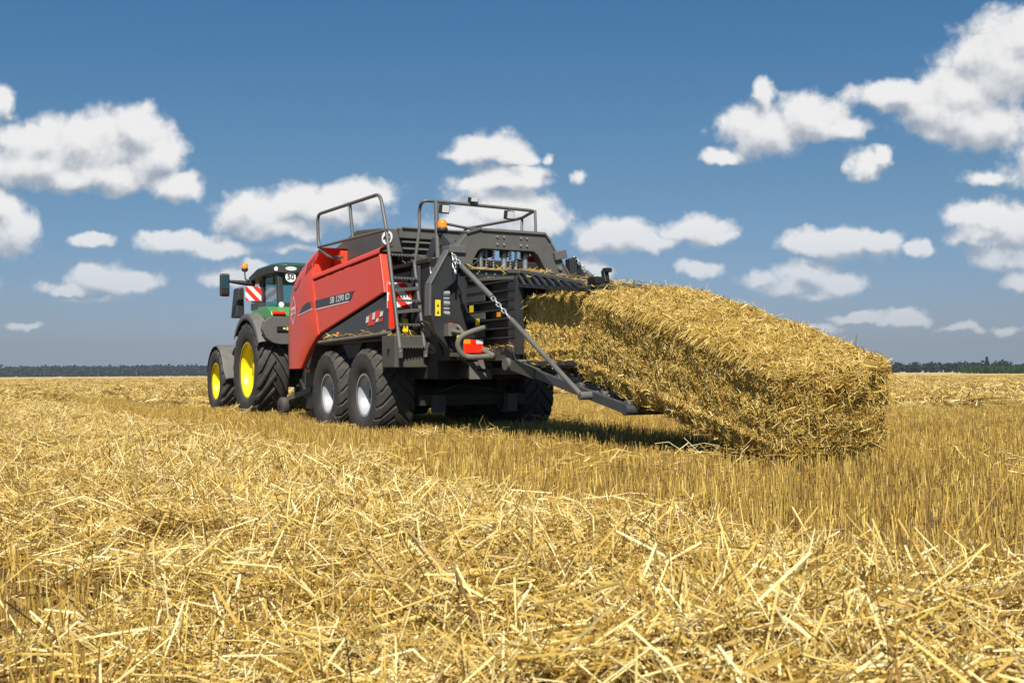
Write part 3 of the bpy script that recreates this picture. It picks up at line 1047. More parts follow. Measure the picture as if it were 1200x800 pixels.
def chain(mb, a, b, m, link=0.055, r=0.006):
    a, b = Vector(a), Vector(b)
    d = b - a
    n = max(2, int(d.length / (link * 0.78)))
    x = d.normalized(); y = x.orthogonal().normalized(); z = x.cross(y)
    for i in range(n):
        c = a + d * ((i + .5) / n)
        s = y if i % 2 else z
        L_ = link / 2; w = link * 0.26
        pts = []
        for k in range(13):
            t = 2 * math.pi * k / 12
            ex = (L_ - w) * (1 if math.cos(t) > 0 else -1)
            pts.append(c + x * (ex + w * math.cos(t)) + s * (w * math.sin(t)))
        mb.tube(pts, r, m, 6, caps=False)


# ------------------------------------------------------------------ the baler
def build_baler():
    B = empty('square_baler', MACH_LOC, MACH_ROT, 'big red square baler dropping a bale in the middle of the field', 'baler')
    # --- core: chassis, chamber, running gear
    m = MB()
    m.span((-1.45, -.92, .80), (3.9, .92, 2.45), M['dark'])
    m.span((-1.9, -.95, .82), (-1.45, -.66, 2.2), M['dark']); m.span((-1.9, .66, 1.05), (-1.45, .95, 2.2), M['dark'])
    m.bar((-2.0, .55, .92), (3.9, .55, .92), .12, .22, M['dark']); m.bar((-2.0, -.55, .92), (3.9, -.55, .92), .12, .22, M['dark'])
    m.build('chassis', B, .012)
    m = MB()
    for x in (0, 1.57):
        m.tube([(x, -1.3, .577), (x, 1.3, .577)], .075, M['dark'], 14)
        m.box((x, 0, .577), (.16, 1.5, .18), M['dark'])
    for s in (-1, 1):
        m.bar((-.25, s * .72, .66), (1.82, s * .72, .66), .14, .16, M['dark'])
        m.box((.78, s * .72, .78), (.45, .2, .3), M['dark'])
    m.span((-.75, -.85, .42), (-.6, .85, .58), M['dark'])
    m.box((-.85, .62, .45), (.12, .18, .26), M['grey']); m.box((-.85, -.55, .45), (.12, .16, .26), M['dusty'])
    m.tube([(-.8, .62, .6), (-.9, .3, .72), (-.8, -.5, .6)], .02, M['dark'], 8, .1)
    build_each(m, 'axle', B, .008)
    m = MB()                                                   # pick-up under the front
    m.span((2.3, -1.12, .28), (3.5, 1.12, .9), M['dark'])
    m.lathe([(-1.05, .05), (-1.05, .28), (1.05, .28), (1.05, .05)], M['dark'], 20, c=(3.3, 0, .42))
    for s in (-1, 1):
        m.bar((3.2, s * 1.12, .62), (4.45, s * 1.12, .44), .05, .09, M['dusty'])
    m.build('pickup', B, .01)
    m = MB()
    m.lathe([(1.10, .02), (1.10, .15), (1.13, .17), (1.22, .17), (1.25, .15), (1.25, .02)], M['rubber'], 24, c=(4.62, 0, .29))
    m.bar((4.3, 1.06, .5), (4.62, 1.06, .30), .04, .06, M['tube'])
    m.build('gauge_wheel', B)
    m = MB()
    m.bar((3.9, .18, .80), (5.5, .06, .62), .12, .2, M['dark']); m.bar((3.9, -.18, .80), (5.5, -.06, .62), .12, .2, M['dark'])
    m.tube([(3.9, 0, 1.0), (5.6, 0, .8)], .06, M['dark'], 12)
    m.box((5.6, 0, .62), (.25, .16, .12), M['dark'])
    m.build('drawbar', B, .008)
    for x in (0.0, 1.57):
        for s in (1, -1):
            make_wheel(B, (x, s * 1.15, .577), s, .665, .315, .60, 21, .030, .118, .46, M['silver'], .17)
    # --- red bodywork
    lv = [  # z, ridge x, silhouette x
        (.975, 2.95, 3.70), (1.15, 2.72, 3.72), (1.30, 2.50, 3.73), (1.42, 2.28, 3.73), (1.52, 2.08, 3.73), (1.80, 2.17, 3.72), (2.05, 2.24, 3.68), (2.23, 2.30, 3.60),
        (2.42, 2.34, 3.45), (2.56, 2.37, 3.28), (2.70, 2.385, 3.06), (2.80, 2.30, 2.86), (2.88, 2.15, 2.68), (2.93, 2.02, 2.52)]
    rows = []
    for z, xr, xs in lv:
        k = 1.0 if z < 2.5 else max(.90, 1 - (z - 2.5) * .16)
        half = [(xr, 1.385 * k), (xr + (xs - xr) * .08, 1.405 * k), ((xr + xs) / 2, 1.385 * k), (xs - .1, 1.365 * k), (xs + .2, 1.30 * k), (xs + .42, 1.17 * k), (xs + .55, .9 * k), (xs + .60, .45)]
        rows.append([(x, y, z) for x, y in half] + [(x, -y, z) for x, y in half[::-1]])
    m = MB()
    m.grid(rows, M['red'])
    top = rows[-1]
    m.add(top, [list(range(len(top)))], M['red'])
    # rear return of the cover
    back = [[(r[0][0], r[0][1], r[0][2]), (r[0][0] + .02, r[0][1] - .30, r[0][2])] for r in rows]
    m.grid(back, M['red'], smooth=False)
    back = [[(r[-1][0], r[-1][1], r[-1][2]), (r[-1][0] + .02, r[-1][1] + .30, r[-1][2])] for r in rows]
    m.grid(back, M['red'], smooth=False)
    m.span((2.03, -1.02, 2.50), (2.4, 1.02, 2.90), M['red'])
    fc = m.build('front_cover', B)

    def cover_y(x, z):
        for (z0, a0, b0), (z1, a1, b1) in zip(lv[:-1], lv[1:]):
            if z0 <= z <= z1:
                q = (z - z0) / (z1 - z0)
                xr, xs = a0 + (a1 - a0) * q, b0 + (b1 - b0) * q
                k = 1.0 if z < 2.5 else max(.90, 1 - (z - 2.5) * .16)
                pts = [(xr, 1.385), (xr + (xs - xr) * .08, 1.405), ((xr + xs) / 2, 1.385), (xs - .1, 1.365), (xs + .2, 1.30), (xs + .42, 1.17)]
                for (p, y0), (p2, y1) in zip(pts[:-1], pts[1:]):
                    if p <= x <= p2:
                        return (y0 + (y1 - y0) * (x - p) / (p2 - p)) * k
        return 1.38
    m = MB()
    for i in range(5):                                          # air slots
        x0 = 2.34 + i * .085
        z0 = 2.85 - i * .028
        pts = []
        for (dx, z) in ((0, z0 - .20), (.045, z0 - .20), (.085, z0), (.04, z0)):
            pts.append((x0 + dx, cover_y(x0 + dx, min(z, 2.92)) + .006, z))
        m.add(pts, [(0, 1, 2, 3)], M['ink'])
    build_each(m, 'air_slot', fc)
    m = MB()
    pts = [(2.90, 2.74), (3.05, 2.66), (3.42, 2.36), (3.32, 2.30), (3.05, 2.44)]  # grey patch painting a reflection onto the cover's front corner
    m.add([(x, cover_y(x, z) + .006, z) for x, z in pts], [list(range(5))], M['cover'])
    m.build('corner_reflection', fc)
    m = MB()                                                    # front end of the grey stripe, and the emblem
    pts = [(2.33, 2.075), (2.62, 2.065), (2.83, 2.03), (3.10, 1.885), (2.85, 1.905), (2.30, 1.955)]
    m.add([(x, cover_y(x, z) + .005, z) for x, z in pts], [list(range(6))], M['grey'])
    for q in range(6):
        a, b_ = 3.13 - q * .14, 3.13 - (q + 1) * .14
        za, zb = 1.872 + q * .0125, 1.872 + (q + 1) * .0125
        m.add([(a, cover_y(a, za) + .005, za), (b_, cover_y(b_, zb) + .005, zb), (b_, cover_y(b_, zb) + .005, zb + .014), (a, cover_y(a, za) + .005, za + .014)], [(0, 1, 2, 3)], M['white'])
    m.build('stripe', fc)
    m = MB()
    def on(pts, mt, off=.008):
        m.add([(x, cover_y(x, z) + off, z) for x, z in pts], [list(range(len(pts)))], mt)
    on([(3.56, 2.02), (3.27, 2.055), (3.265, 1.935), (3.555, 1.89)], M['white'])
    for (xa, za, xb, zb) in ((3.56, 2.02, 3.39, 2.22), (3.39, 2.22, 3.27, 2.055), (3.555, 1.89, 3.40, 1.74), (3.40, 1.74, 3.265, 1.935)):
        d = Vector((xb - xa, zb - za)).normalized(); n_ = Vector((-d.y, d.x)) * .010
        on([(xa + n_.x, za + n_.y), (xb + n_.x, zb + n_.y), (xb - n_.x, zb - n_.y), (xa - n_.x, za - n_.y)], M['white'])
    m.build('emblem', fc)
    text_part('lettering', fc, 'KUHN', M['signred'], (3.412, cover_y(3.41, 1.97) + .012, 1.974), (-1, 0.05, 0.06), (0, 0, 1), .068, width=.24, bold=.02)
    # side panels with folded lip
    for s in (1, -1):
        m = MB()
        y = 1.375 * s
        poly = [(2.34, 2.40), (-.54, 2.545), (-.70, 2.02), (2.06, 1.53), (2.27, 2.2)]
        m.prism(poly, y - .05 * s, y, 'y', M['red'])
        sp = m.build('side_panel', B, .014)
        m = MB()
        def lp_row(x, z):
            return [(x, y - .05 * s, z), (x, y + .016 * s, z + .012), (x, y + .006 * s, z + .065), (x, y - .05 * s, z + .105), (x, y - .22 * s, z + .115)]
        lip = [lp_row(2.36, 2.425), lp_row(-.56, 2.57)]
        m.grid(lip, M['red'], smooth=False)
        m.build('lip', sp, .006)
        m = MB()                                                # bright rear edge
        m.prism([(-.53, 2.55), (-.585, 2.56), (-.75, 2.01), (-.69, 2.00)], y - .12 * s, y + .02 * s, 'y', M['red'])
        m.build('edge_trim', sp, .008)
        m = MB()
        m.prism([(2.00, 1.50), (-.71, 1.985), (-.84, 1.476), (1.96, 1.41)], y - .08 * s, y - .03 * s, 'y', M['grey'])
        lp = m.build('lower_panel', B, .01)
        m = MB()
        m.tube([(2.05, y + .0, 1.385), (-.9, y + .0, 1.435)], .030, M['dusty'], 10)
        m.span((-.9, y - .12 * s, 1.34), (2.0, y - .03 * s, 1.37), M['dark'])
        m.build('side_rail', B)
        if s > 0:
            m = MB()
            m.prism([(2.27, 2.078), (.46, 2.118), (.62, 1.985), (2.25, 1.955)], y, y + .005, 'y', M['grey'])
            dk = m.build('stripe', sp)
            m = MB(); m.prism([(2.26, 1.925), (.72, 1.962), (.72, 1.976), (2.26, 1.94)], y, y + .005, 'y', M['white']); m.build('pinstripe', sp)
            text_part('lettering', sp, 'SB 1290 iD', M['white'], (1.07, y + .010, 2.041), (-1, 0, .018), (0, 0, 1), .098, width=.86, bold=.018, shear=.12)
            m = MB()                                            # worn red and white sticker on the grey panel
            random.seed(3)
            yy = y - .026
            for (x, z, w_, h_, c) in ((.02, 1.66, .10, .09, 'white'), (-.10, 1.68, .12, .12, 'signred'), (-.24, 1.70, .12, .10, 'white'), (-.38, 1.715, .20, .11, 'signred'),
                                      (-.52, 1.715, .10, .07, 'white'), (-.14, 1.60, .28, .06, 'signred'), (-.36, 1.635, .10, .05, 'white'), (-.50, 1.63, .14, .05, 'signred')):
                m.prism([(x + w_ / 2, z - h_ / 2), (x + w_ / 2 - .03, z + h_ / 2), (x - w_ / 2 - .03, z + h_ / 2 + .01), (x - w_ / 2, z - h_ / 2 + .01)], yy, yy + .003 + .001 * random.random(), 'y', M[c])
            build_each(m, 'sticker', lp)
            m = MB(); m.tube([(1.24, yy, 1.50), (1.24, yy + .02, 1.50)], .028, M['amber'], 12); m.build('reflector', lp)
            m = MB(); m.span((-.83, y - .1, 1.50), (-.80, y - .02, 1.98), M['signred']); m.build('edge_marker', lp)
    # mudguard lips above the wheels
    m = MB()
    for s in (1, -1):
        m.prism([(2.9, 1.0), (2.7, 1.2), (2.35, 1.45), (2.25, 1.45), (2.55, 1.2), (2.72, .98)], s * 1.33, s * 1.0, 'y', M['grey'])
        m.prism([(.35, 1.40), (1.3, 1.40), (1.0, 1.12), (.6, 1.12)], s * 1.20, s * 1.28, 'y', M['dark'])
    build_each(m, 'mudguard', B, .006)
    # --- grey roof cover
    c = M['cover']
    m = MB()
    pr = [(2.75, 2.72), (2.75, 2.98), (1.63, 3.19), (.58, 3.10), (.55, 2.74)]
    n = len(pr)
    yl = .90
    vs = [(x, yl, z) for x, z in pr] + [(x, -yl, z) for x, z in pr]
    fs = [list(range(n)), list(range(2 * n - 1, n - 1, -1))] + [(i, (i + 1) % n, n + (i + 1) % n, n + i) for i in range(n)]
    m.add(vs, fs, c)
    # rear part narrows towards the back
    vs = [(.58, .90, 3.10), (.30, .76, 3.07), (.30, -.76, 3.07), (.58, -.90, 3.10), (.55, .90, 2.74), (.18, .72, 2.70), (.18, -.72, 2.70), (.55, -.90, 2.74)]
    m.add(vs, [(0, 1, 2, 3), (0, 4, 5, 1), (3, 2, 6, 7)], c)
    rc = m.build('roof_cover', B, .02)
    m = MB()
    m.span((.24, -.78, 2.92), (.31, .74, 3.068), c)
    m.tube([(.22, .70, 3.07), (.22, -.75, 3.07)], .018, M['tube'], 8)
    m.build('cover_edge', rc, .006)
    m = MB()
    for z in (2.86, 2.76, 2.66):
        m.span((.20, -.75, z - .012), (.27, .70, z + .012), M['dusty'])
    m.span((.34, -.75, 2.6), (.40, .70, 2.94), M['ink'])
    m.build('grille', rc)
    m = MB()
    sc = Vector((.445, .850, 2.935)); sn = Vector((-.42, .90, .02)).normalized()
    m.disc(sc, .105, sn, M['white'], 28, .012)
    sg = m.build('speed_sign', rc)
    text_part('lettering', B, '40', M['ink'], sc + sn * .014, Vector((0, 0, 1)).cross(sn), (0, 0, 1), .115, bold=.02)
    # --- walkway and the dark machinery behind the ladder
    m = MB()
    m.span((-1.25, -1.0, 2.40), (.5, .95, 2.46), M['dark'])
    m.prism([(.4, 2.46), (-.9, 2.46), (-.7, 2.60), (.4, 2.62)], .1, .55, 'y', M['dusty'])
    m.build('walkway', B, .006)
    m = MB()
    m.prism([(-.95, 2.44), (-1.45, 2.22), (-1.70, 2.50), (-1.2, 2.82), (-1.02, 2.80)], .62, .72, 'y', M['grey'])
    m.prism([(-.55, 2.44), (-.85, 2.80), (-.62, 2.83), (-.4, 2.6)], .50, .60, 'y', M['grey'])
    m.span((-1.75, .2, 2.46), (-1.5, .75, 2.56), M['black'])
    build_each(m, 'knotter_guard', B, .006)
    m = MB()
    m.span((-.95, .93, 1.5), (-.70, .97, 2.38), M['grey']); m.span((-1.4, .86, 1.45), (-1.2, .89, 2.35), M['black'])
    m.span((-1.42, .84, 1.02), (-.6, .87, 1.44), M['dusty'])
    m.bar((-.75, .90, 1.36), (-1.45, .90, 1.20), .05, .07, M['dusty'])
    m.tube([(-.7, .90, 1.30), (-1.0, .92, 1.18), (-1.4, .90, 1.16)], .025, M['dusty'], 8, .1)
    m.build('flywheel_guard', B, .006)
    m = MB()
    for k in range(5):
        z0 = 1.45 + .17 * k
        m.tube([(-1.55 + .02 * math.sin(k), 1.03, z0), (-1.60 + .03 * math.cos(2 * k), 1.08, z0 + .08), (-1.52, 1.05, z0 + .17)], .014, M['dusty'] if k % 2 else M['bare'], 7, .05)
    m.tube([(-1.5, 1.0, 2.3), (-1.62, 1.06, 1.95), (-1.55, 1.02, 1.5), (-1.7, .95, 1.1)], .018, M['dark'], 7, .15)
    m.tube([(-.9, .96, 1.45), (-1.2, 1.05, 1.62), (-1.5, .98, 1.5)], .016, M['dark'], 7, .15)
    m.tube([(-1.9, 1.02, 1.60), (-2.06, 1.00, 1.30), (-2.02, .86, 1.05), (-1.9, .60, .98)], .014, M['ink'], 7, .08)
    m.tube([(-1.9, .98, 1.52), (-2.08, .95, 1.22), (-2.05, .78, 1.00), (-1.9, .45, .94)], .014, M['ink'], 7, .08)
    m.tube([(-1.75, 1.0, 2.25), (-1.85, 1.16, 2.05), (-1.84, 1.22, 1.7), (-1.84, 1.14, 1.42)], .013, M['ink'], 7, .1)
    m.tube([(-1.86, .52, 2.5), (-2.06, .58, 2.38), (-2.0, .70, 2.26)], .012, M['ink'], 7, .06)
    m.tube([(-2.42, .86, 1.10), (-2.3, .70, .95), (-2.6, .55, .93), (-3.1, .70, .93)], .014, M['ink'], 7, .08)
    build_each(m, 'hydraulic_hose', B)
    m = MB()
    m.span((-.80, 1.06, 1.46), (-.785, 1.14, 1.64), M['label']); build_each(m, 'warning_label', B)
    # --- rear support plate, left and right, and the arch over the chamber
    pl = [(.98, 2.50), (1.255, 2.03), (1.262, 1.62), (1.19, 1.39), (.96, 1.14), (.86, 1.24), (.90, 1.60), (1.08, 1.66), (1.08, 1.95), (.88, 2.10), (.86, 2.46)]
    for s in (1, -1):
        m = MB()
        if s > 0:
            m.prism([(y * s, z) for y, z in pl], -2.00, -1.88, 'x', M['black'])
            m.bar((-1.94, 1.275 * s, 2.03), (-1.94, 1.0 * s, 2.50), .16, .03, M['tube'])
            m.bar((-1.94, 1.282 * s, 1.62), (-1.94, 1.275 * s, 2.03), .16, .03, M['tube'])
        else:
            m.prism([(y * s, z) for y, z in pl], -2.00, -1.88, 'x', M['black'])
        ps = m.build('support_plate', B, .008)
        if s > 0:
            m = MB(); m.span((-2.010, 1.13, 1.62), (-2.001, 1.205, 1.83), M['label'])
            for k in range(2):
                m.add([(-2.012, 1.150, 1.65 + k * .09), (-2.012, 1.185, 1.65 + k * .09), (-2.012, 1.1675, 1.70 + k * .09)], [(0, 1, 2)], M['ink'])
            build_each(m, 'warning_label', ps)
            m = MB()
            for k in range(6):
                z = 1.92 - k * .066
                m.tube([(-1.96, 1.075, z), (-1.96, .985, z)], .036 if k % 2 == 0 else .018, M['zinc'], 10)
            m.build('valve_block', ps)
            m = MB()
            m.box((-1.98, .99, 1.50), (.07, .06, .07), M['signred']); m.tube([(-2.0, .97, 1.5), (-2.05, .90, 1.50), (-2.1, .86, 1.42)], .022, M['dusty'], 8, .04)
            m.build('hose_coupling', ps)
            m = MB(); m.disc((-2.0, .86, 1.345), .035, (-1, 0, 0), M['label'], 16, .01); m.build('reflector', ps)
    m = MB()                                                    # arch: outline in y,z
    outer = [(-.86, 2.18), (-.50, 2.705), (-.46, 2.775), (.56, 2.79), (.74, 2.74), (.93, 2.50), (.90, 2.40), (.86, 2.30), (.66, 2.30)]
    inner = [(.66, 2.36), (.58, 2.50), (.52, 2.53), (-.27, 2.53), (-.34, 2.48), (-.54, 2.16)]
    m.prism(outer + inner, -2.02, -1.86, 'x', M['cover'])
    ar = m.build('rear_arch', B, .008)
    m = MB()
    m.span((-2.05, -.44, 2.768), (-1.80, .54, 2.80), M['dusty'])
    m.bar((-1.93, .545, 2.795), (-1.93, .76, 2.725), .24, .025, M['tube']); m.bar((-1.93, -.44, 2.785), (-1.93, -.525, 2.69), .24, .025, M['tube'])
    m.bar((-1.93, -.525, 2.69), (-1.93, -.88, 2.18), .20, .025, M['tube'])
    m.build('flange', ar)
    m = MB()
    for y in (.30, .20, -.06, -.16):
        for z in (2.70, 2.60):
            m.tube([(-2.02, y, z), (-2.045, y, z)], .012, M['zinc'], 8)
    m.tube([(-2.02, -.68, 2.32), (-2.05, -.68, 2.32)], .030, M['bare'], 12)
    build_each(m, 'bolt', ar)
    m = MB()
    m.bar((-1.95, .78, 2.50), (-1.95, 1.02, 2.50), .22, .10, M['tube']); m.box((-1.95, -.68, 2.50), (.24, .20, .12), M['tube'], Matrix.Rotation(-.25, 3, 'X'))
    build_each(m, 'strut_bracket', ar, .01)
    for y in (.50, .14, -.19):
        m = MB()
        m.tube([(-1.92, y, 2.53), (-1.92, y, 2.44)], .062, M['ink'], 14); m.tube([(-1.92, y, 2.44), (-1.92, y, 2.22)], .040, M['bare'], 14)
        m.build('hydraulic_cylinder', B)
    for y in (.40, .29, .03, -.06):
        m = MB()
        pts = [(-1.90 + .022 * math.cos(t * 1.1), y + .022 * math.sin(t * 1.1), 2.24 + .30 * t / 50) for t in range(51)]
        m.tube(pts, .006, M['bare'], 5, caps=False)
        m.tube([(-1.90, y, 2.23), (-1.90, y, 2.54)], .008, M['bare'], 6)
        m.build('spring', B)
    m = MB()
    m.span((-2.06, -.56, 2.14), (-1.82, .72, 2.235), M['black']); m.span((-2.10, -.56, 2.235), (-1.80, .72, 2.25), M['dusty'])
    for k in range(9):
        m.tube([(-2.06, .62 - k * .13, 2.19), (-2.075, .62 - k * .13, 2.19)], .014, M['bare'], 8)
    m.build('cross_beam', B, .004)
    # --- bale chamber: side walls of slats, top plate
    for s in (1, -1):
        m = MB()
        m.span((-3.24, s * .60, 1.12), (-1.6, s * .625, 2.04), M['ink'])
        for k in range(8):
            z = 2.02 - k * .117
            m.span((-3.24, s * .625, z - .012), (-1.58, s * .70, z + .006), M['black'])
            if k in (0, 1, 3, 5):
                m.span((-2.42, s * .685, z - .10), (-1.62, s * .70, z - .018), M['grey' if k != 3 else 'cover'])
            m.span((-3.24, s * .64, z - .105), (-3.02, s * .69, z - .014), M['black'])
        m.span((-3.26, s * .60, 1.10), (-3.20, s * .705, 2.06), M['black'])
        m.span((-3.20, s * .62, 1.03), (-2.35, s * .73, 1.19), M['olive'])
        wl = m.build('chamber_wall', B, .004)
        if s > 0:
            m = MB()
            for x, z in ((-2.22, 1.54), (-2.05, 1.72)):
                m.span((x - .055, .7005, z - .045), (x + .055, .703, z + .045), M['label'])
            m.span((-2.85, .7005, 1.58), (-2.75, .703, 1.64), M['amber'])
            build_each(m, 'warning_label', wl)
    m = MB()
    m.span((-3.24, -.66, 2.045), (-1.6, .66, 2.10), M['dark'])
    m.bar((-1.7, .66, 2.12), (-3.24, .66, 2.04), .06, .04, M['dusty'])
    m.build('chamber_plate', B, .004)
    m = MB(); m.span((-3.24, -.62, .86), (-1.5, .62, .95), M['dark']); m.build('chamber_base', B, .004)
    m = MB()                                                    # pressure grid over the emerging bale
    for y in (.65, .25, -.25, -.65):
        e_ = 1.0 if y > .5 else .86
        dz = 0.0 if y > .5 else -.05
        m.bar((-3.2, y, 1.945 + dz), (-3.2 - 1.42 * e_, y, 1.945 - .145 * e_ + dz), .05, .045, M['black'])
        m.bar((-3.2, y, 2.13 + dz * 2), (-3.2 - 1.46 * e_, y, 2.13 - .26 * e_ + dz), .05, .04, M['cover'])
        for k in range(8 if e_ == 1 else 6):
            q = k / 8
            xa, xb = -3.22 - 1.42 * q, -3.22 - 1.42 * (q + .14)
            m.bar((xa, y, 2.11 - .25 * q + dz * 2), (xb, y, 1.95 - .145 * (q + .14) + dz), .03, .07, M['black'], up=(0, 1, 0))
    for k in range(7):
        q = k / 6
        m.bar((-3.25 - 1.30 * q, .66, 1.955 - .14 * q), (-3.22 - 1.2 * q, -.66, 1.90 - .13 * q), .05, .06, M['black'])
    m.bar((-3.0, .66, 2.14), (-3.3, .66, 2.11), .05, .05, M['dusty'])
    m.build('pressure_grid', B, .004)
    m = MB()
    m.box((-4.60, .44, 1.90), (.18, .12, .08), M['ink']); m.box((-4.63, .33, 1.95), (.06, .07, .15), M['ink'], Matrix.Rotation(.25, 3, 'Y')); m.box((-4.65, .32, 2.02), (.09, .08, .05), M['ink'])
    m.build('latch', B, .01)
    # --- bale chute: hinged rails, skids and rollers
    m = MB()
    a = Vector((-3.15, .72, .985)); b_ = Vector((-5.52, .70, .51))
    d = (b_ - a)
    for y in (.72, -.72):
        p, q = Vector((a.x, y, a.z)), Vector((b_.x, y, b_.z))
        m.bar(p, q, .06, .10, M['grey'])
        m.bar(p, p + (q - p) * .26, .09, .125, M['olive'])
        m.tube([p + Vector((0, .09 if y > 0 else -.09, 0)), p - Vector((0, .09 if y > 0 else -.09, 0))], .075, M['tube'], 16)
    for y in (.42, .14, -.14, -.42):
        m.bar((-3.25, y, 1.0), (-5.4, y, .60), .05, .06, M['tube'])
    m.bar((-3.35, .60, .985), (-5.5, .58, .56), .05, .10, M['black'])
    m.bar((-3.35, -.60, .985), (-5.5, -.58, .56), .05, .10, M['black'])
    m.build('chute_frame', B, .006)
    for k in range(6):
        q = .04 + k * .19
        c_ = a + d * q
        m = MB(); m.tube([(c_.x, .68, c_.z + .03), (c_.x, -.68, c_.z + .03)], .045, M['tube'], 12); m.build('roller', B)
    m = MB(); m.tube([(-5.55, .74, .49), (-5.55, -.74, .49)], .055, M['grey'], 18); m.build('roller', B)
    m = MB()
    for k in range(8):
        x = -3.2 - k * .17
        m.box((x, .64, .985), (.11, .10, .06), M['black'])
    m.span((-4.6, .58, .93), (-3.1, .66, .955), M['ink']); m.span((-4.6, -.66, .93), (-3.1, -.58, .955), M['ink'])
    m.build('chamber_floor', B, .004)
    for s in (1, -1):
        m = MB()
        y0, y1 = s * .98, s * .80
        P = [Vector(p) for p in ((-1.95, y0, 2.50), (-2.28, y0 * .98, 2.255), (-3.06, .93 * s, 1.80), (-3.42, .915 * s, 1.56), (-3.50, .91 * s, 1.51), (-4.93, .86 * s, .635))]
        chain(m, P[0], P[1], M['zinc'], .085, .008); m.tube([P[1], P[2]], .034, M['tube'], 12)
        chain(m, P[2], P[3], M['zinc'], .085, .009); m.tube([P[4], P[5]], .030, M['tube'], 12)
        m.tube([P[3], P[4]], .016, M['zinc'], 8)
        if s > 0:
            chain(m, P[0] + Vector((-.12, 0, -.10)), P[0] + Vector((-.20, 0, -.34)), M['zinc'], .085, .008)
        m.tube([P[5] + Vector((0, .02 * s, -.01)), P[5] + Vector((-.02, -.20 * s, 0))], .045, M['tube'], 14)
        m.build('chute_strut', B)
    # --- lamps and lamp guards at the rear corners
    for s in (1, -1):
        m = MB()
        lx = -2.42
        m.span((lx - .03, s * 1.03, 1.125), (lx + .05, s * .745, 1.315), M['plastic'])
        tl = m.build('tail_lamp', B, .015)
        for (ya, yb, za, zb, mt) in ((1.025, .93, 1.245, 1.31, 'amber'), (.93, .85, 1.245, 1.31, 'redlens'), (.85, .75, 1.245, 1.31, 'clear'), (1.025, .75, 1.13, 1.245, 'redlens')):
            m = MB(); m.span((lx - .055, s * ya, za), (lx - .025, s * yb, zb), M[mt]); m.build('lens', tl, .008)
        m = MB()
        pts = [(-2.60, .76 * s, 1.46), (-2.52, .89 * s, 1.42), (-2.46, 1.06 * s, 1.345), (-2.44, 1.11 * s, 1.24), (-2.44, 1.05 * s, 1.12), (-2.46, .95 * s, 1.075), (-2.78, .76 * s, 1.085), (-2.76, .78 * s, 1.10), (-2.44, .74 * s, 1.17)]
        m.tube(pts, .036, M['dusty'], 12, .09)
        m.tube([(-2.48, 1.0 * s, 1.375), (-1.95, 1.02 * s, 1.44)], .03, M['dusty'], 10)
        m.box((-2.06, 1.02 * s, 1.44), (.14, .12, .16), M['dusty'])
        m.build('lamp_guard', B)
        m = MB()
        m.bar((-1.95, .95 * s, 1.12), (-2.42, .88 * s, 1.10), .06, .05, M['olive'])
        m.build('lamp_bracket', B, .006)
    m = MB()
    m.span((-2.43, .60, .80), (-2.41, .925, 1.02), M['dusty']); m.span((-2.47, .71, .93), (-2.43, .81, 1.05), M['dusty'])
    m.span((-2.436, .70, .905), (-2.431, .82, .97), M['ink'])
    for y in (.66, .87):
        m.tube([(-2.43, y, .95), (-2.44, y, .95)], .014, M['ink'], 8)
    m.build('number_plate_holder', B, .006)
    # --- storage box and ladder
    m = MB()
    m.span((-1.13, .92, .96), (-.66, 1.40, 1.40), M['olive'])
    bx = m.build('storage_box', B, .012)
    m = MB(); m.tube([(-.93, 1.40, 1.21), (-.93, 1.425, 1.21)], .014, M['ink'], 8); m.bar((-.93, 1.415, 1.21), (-.90, 1.415, 1.13), .012, .012, M['ink']); m.build('handle', bx)
    def lrail(z, right=False):                                  # foot line of the ladder stringers
        if not right:
            return (-.97 - (2.08 - z) * .28, 1.36, z)
        return (-.93 - (2.08 - z) * .28, .975, z)
    m = MB()
    m.tube([lrail(1.16), lrail(2.08), lrail(2.55)], .026, M['tube'], 8)
    m.tube([lrail(1.10, True), lrail(2.08, True), lrail(2.55, True)], .026, M['tube'], 8)
    ld = m.build('ladder', B)
    for z in (2.53, 2.20, 1.885, 1.55, 1.245):
        m = MB()
        a, b_ = lrail(z), lrail(z, True)
        m.bar(a, b_, .12, .018, M['tube'])
        for k in range(8):
            q = (k + .5) / 8
            p = Vector(a).lerp(Vector(b_), q)
            m.box((p.x - .065, p.y, p.z - .012), (.012, .018, .03), M['tube'])
        m.build('rung', ld)
    m = MB()
    for z in (2.02, 1.715):
        a, b_ = Vector(lrail(z)), Vector(lrail(z + .045, True))
        m.bar(a + Vector((-.03, 0, 0)), b_ + Vector((-.03, 0, .0)), .02, .045, M['tube'])
    m.tube([lrail(1.45), lrail(1.16)], .032, M['tube'], 8); m.box(Vector(lrail(1.13, True)) + Vector((0, 0, .05)), (.04, .05, .16), M['tube']); m.box(Vector(lrail(1.16)), (.04, .05, .14), M['tube'])
    build_each(m, 'ladder_brace', ld)
    m = MB()
    m.tube([(1.45, 1.20, 2.72), (1.75, 1.30, 2.74), (2.16, 1.35, 2.94), (2.21, 1.35, 3.49), (-.52, 1.36, 3.42), lrail(2.9), lrail(2.5)], .026, M['tube'], 10, .16)
    m.tube([(2.17, 1.35, 2.95), (-.80, 1.36, 2.88)], .022, M['tube'], 10)
    m.tube([(.72, 1.35, 3.45), (.62, 1.34, 2.92)], .026, M['tube'], 10)
    m.build('guard_rail', B)
    m = MB()
    m.tube([lrail(2.4, True), (-.84, .90, 2.9), (-.80, .885, 3.20), (-.95, .90, 3.30), (-.95, .66, 3.30), (-.87, -.96, 3.29), (-.10, -1.19, 3.30), (.2, -1.17, 3.30), (1.45, -.95, 3.30), (1.50, -.95, 3.0)], .024, M['tube'], 10, .10)
    m.tube([(-1.05, .74, 3.29), (-1.15, .76, 2.45)], .034, M['tube'], 10)
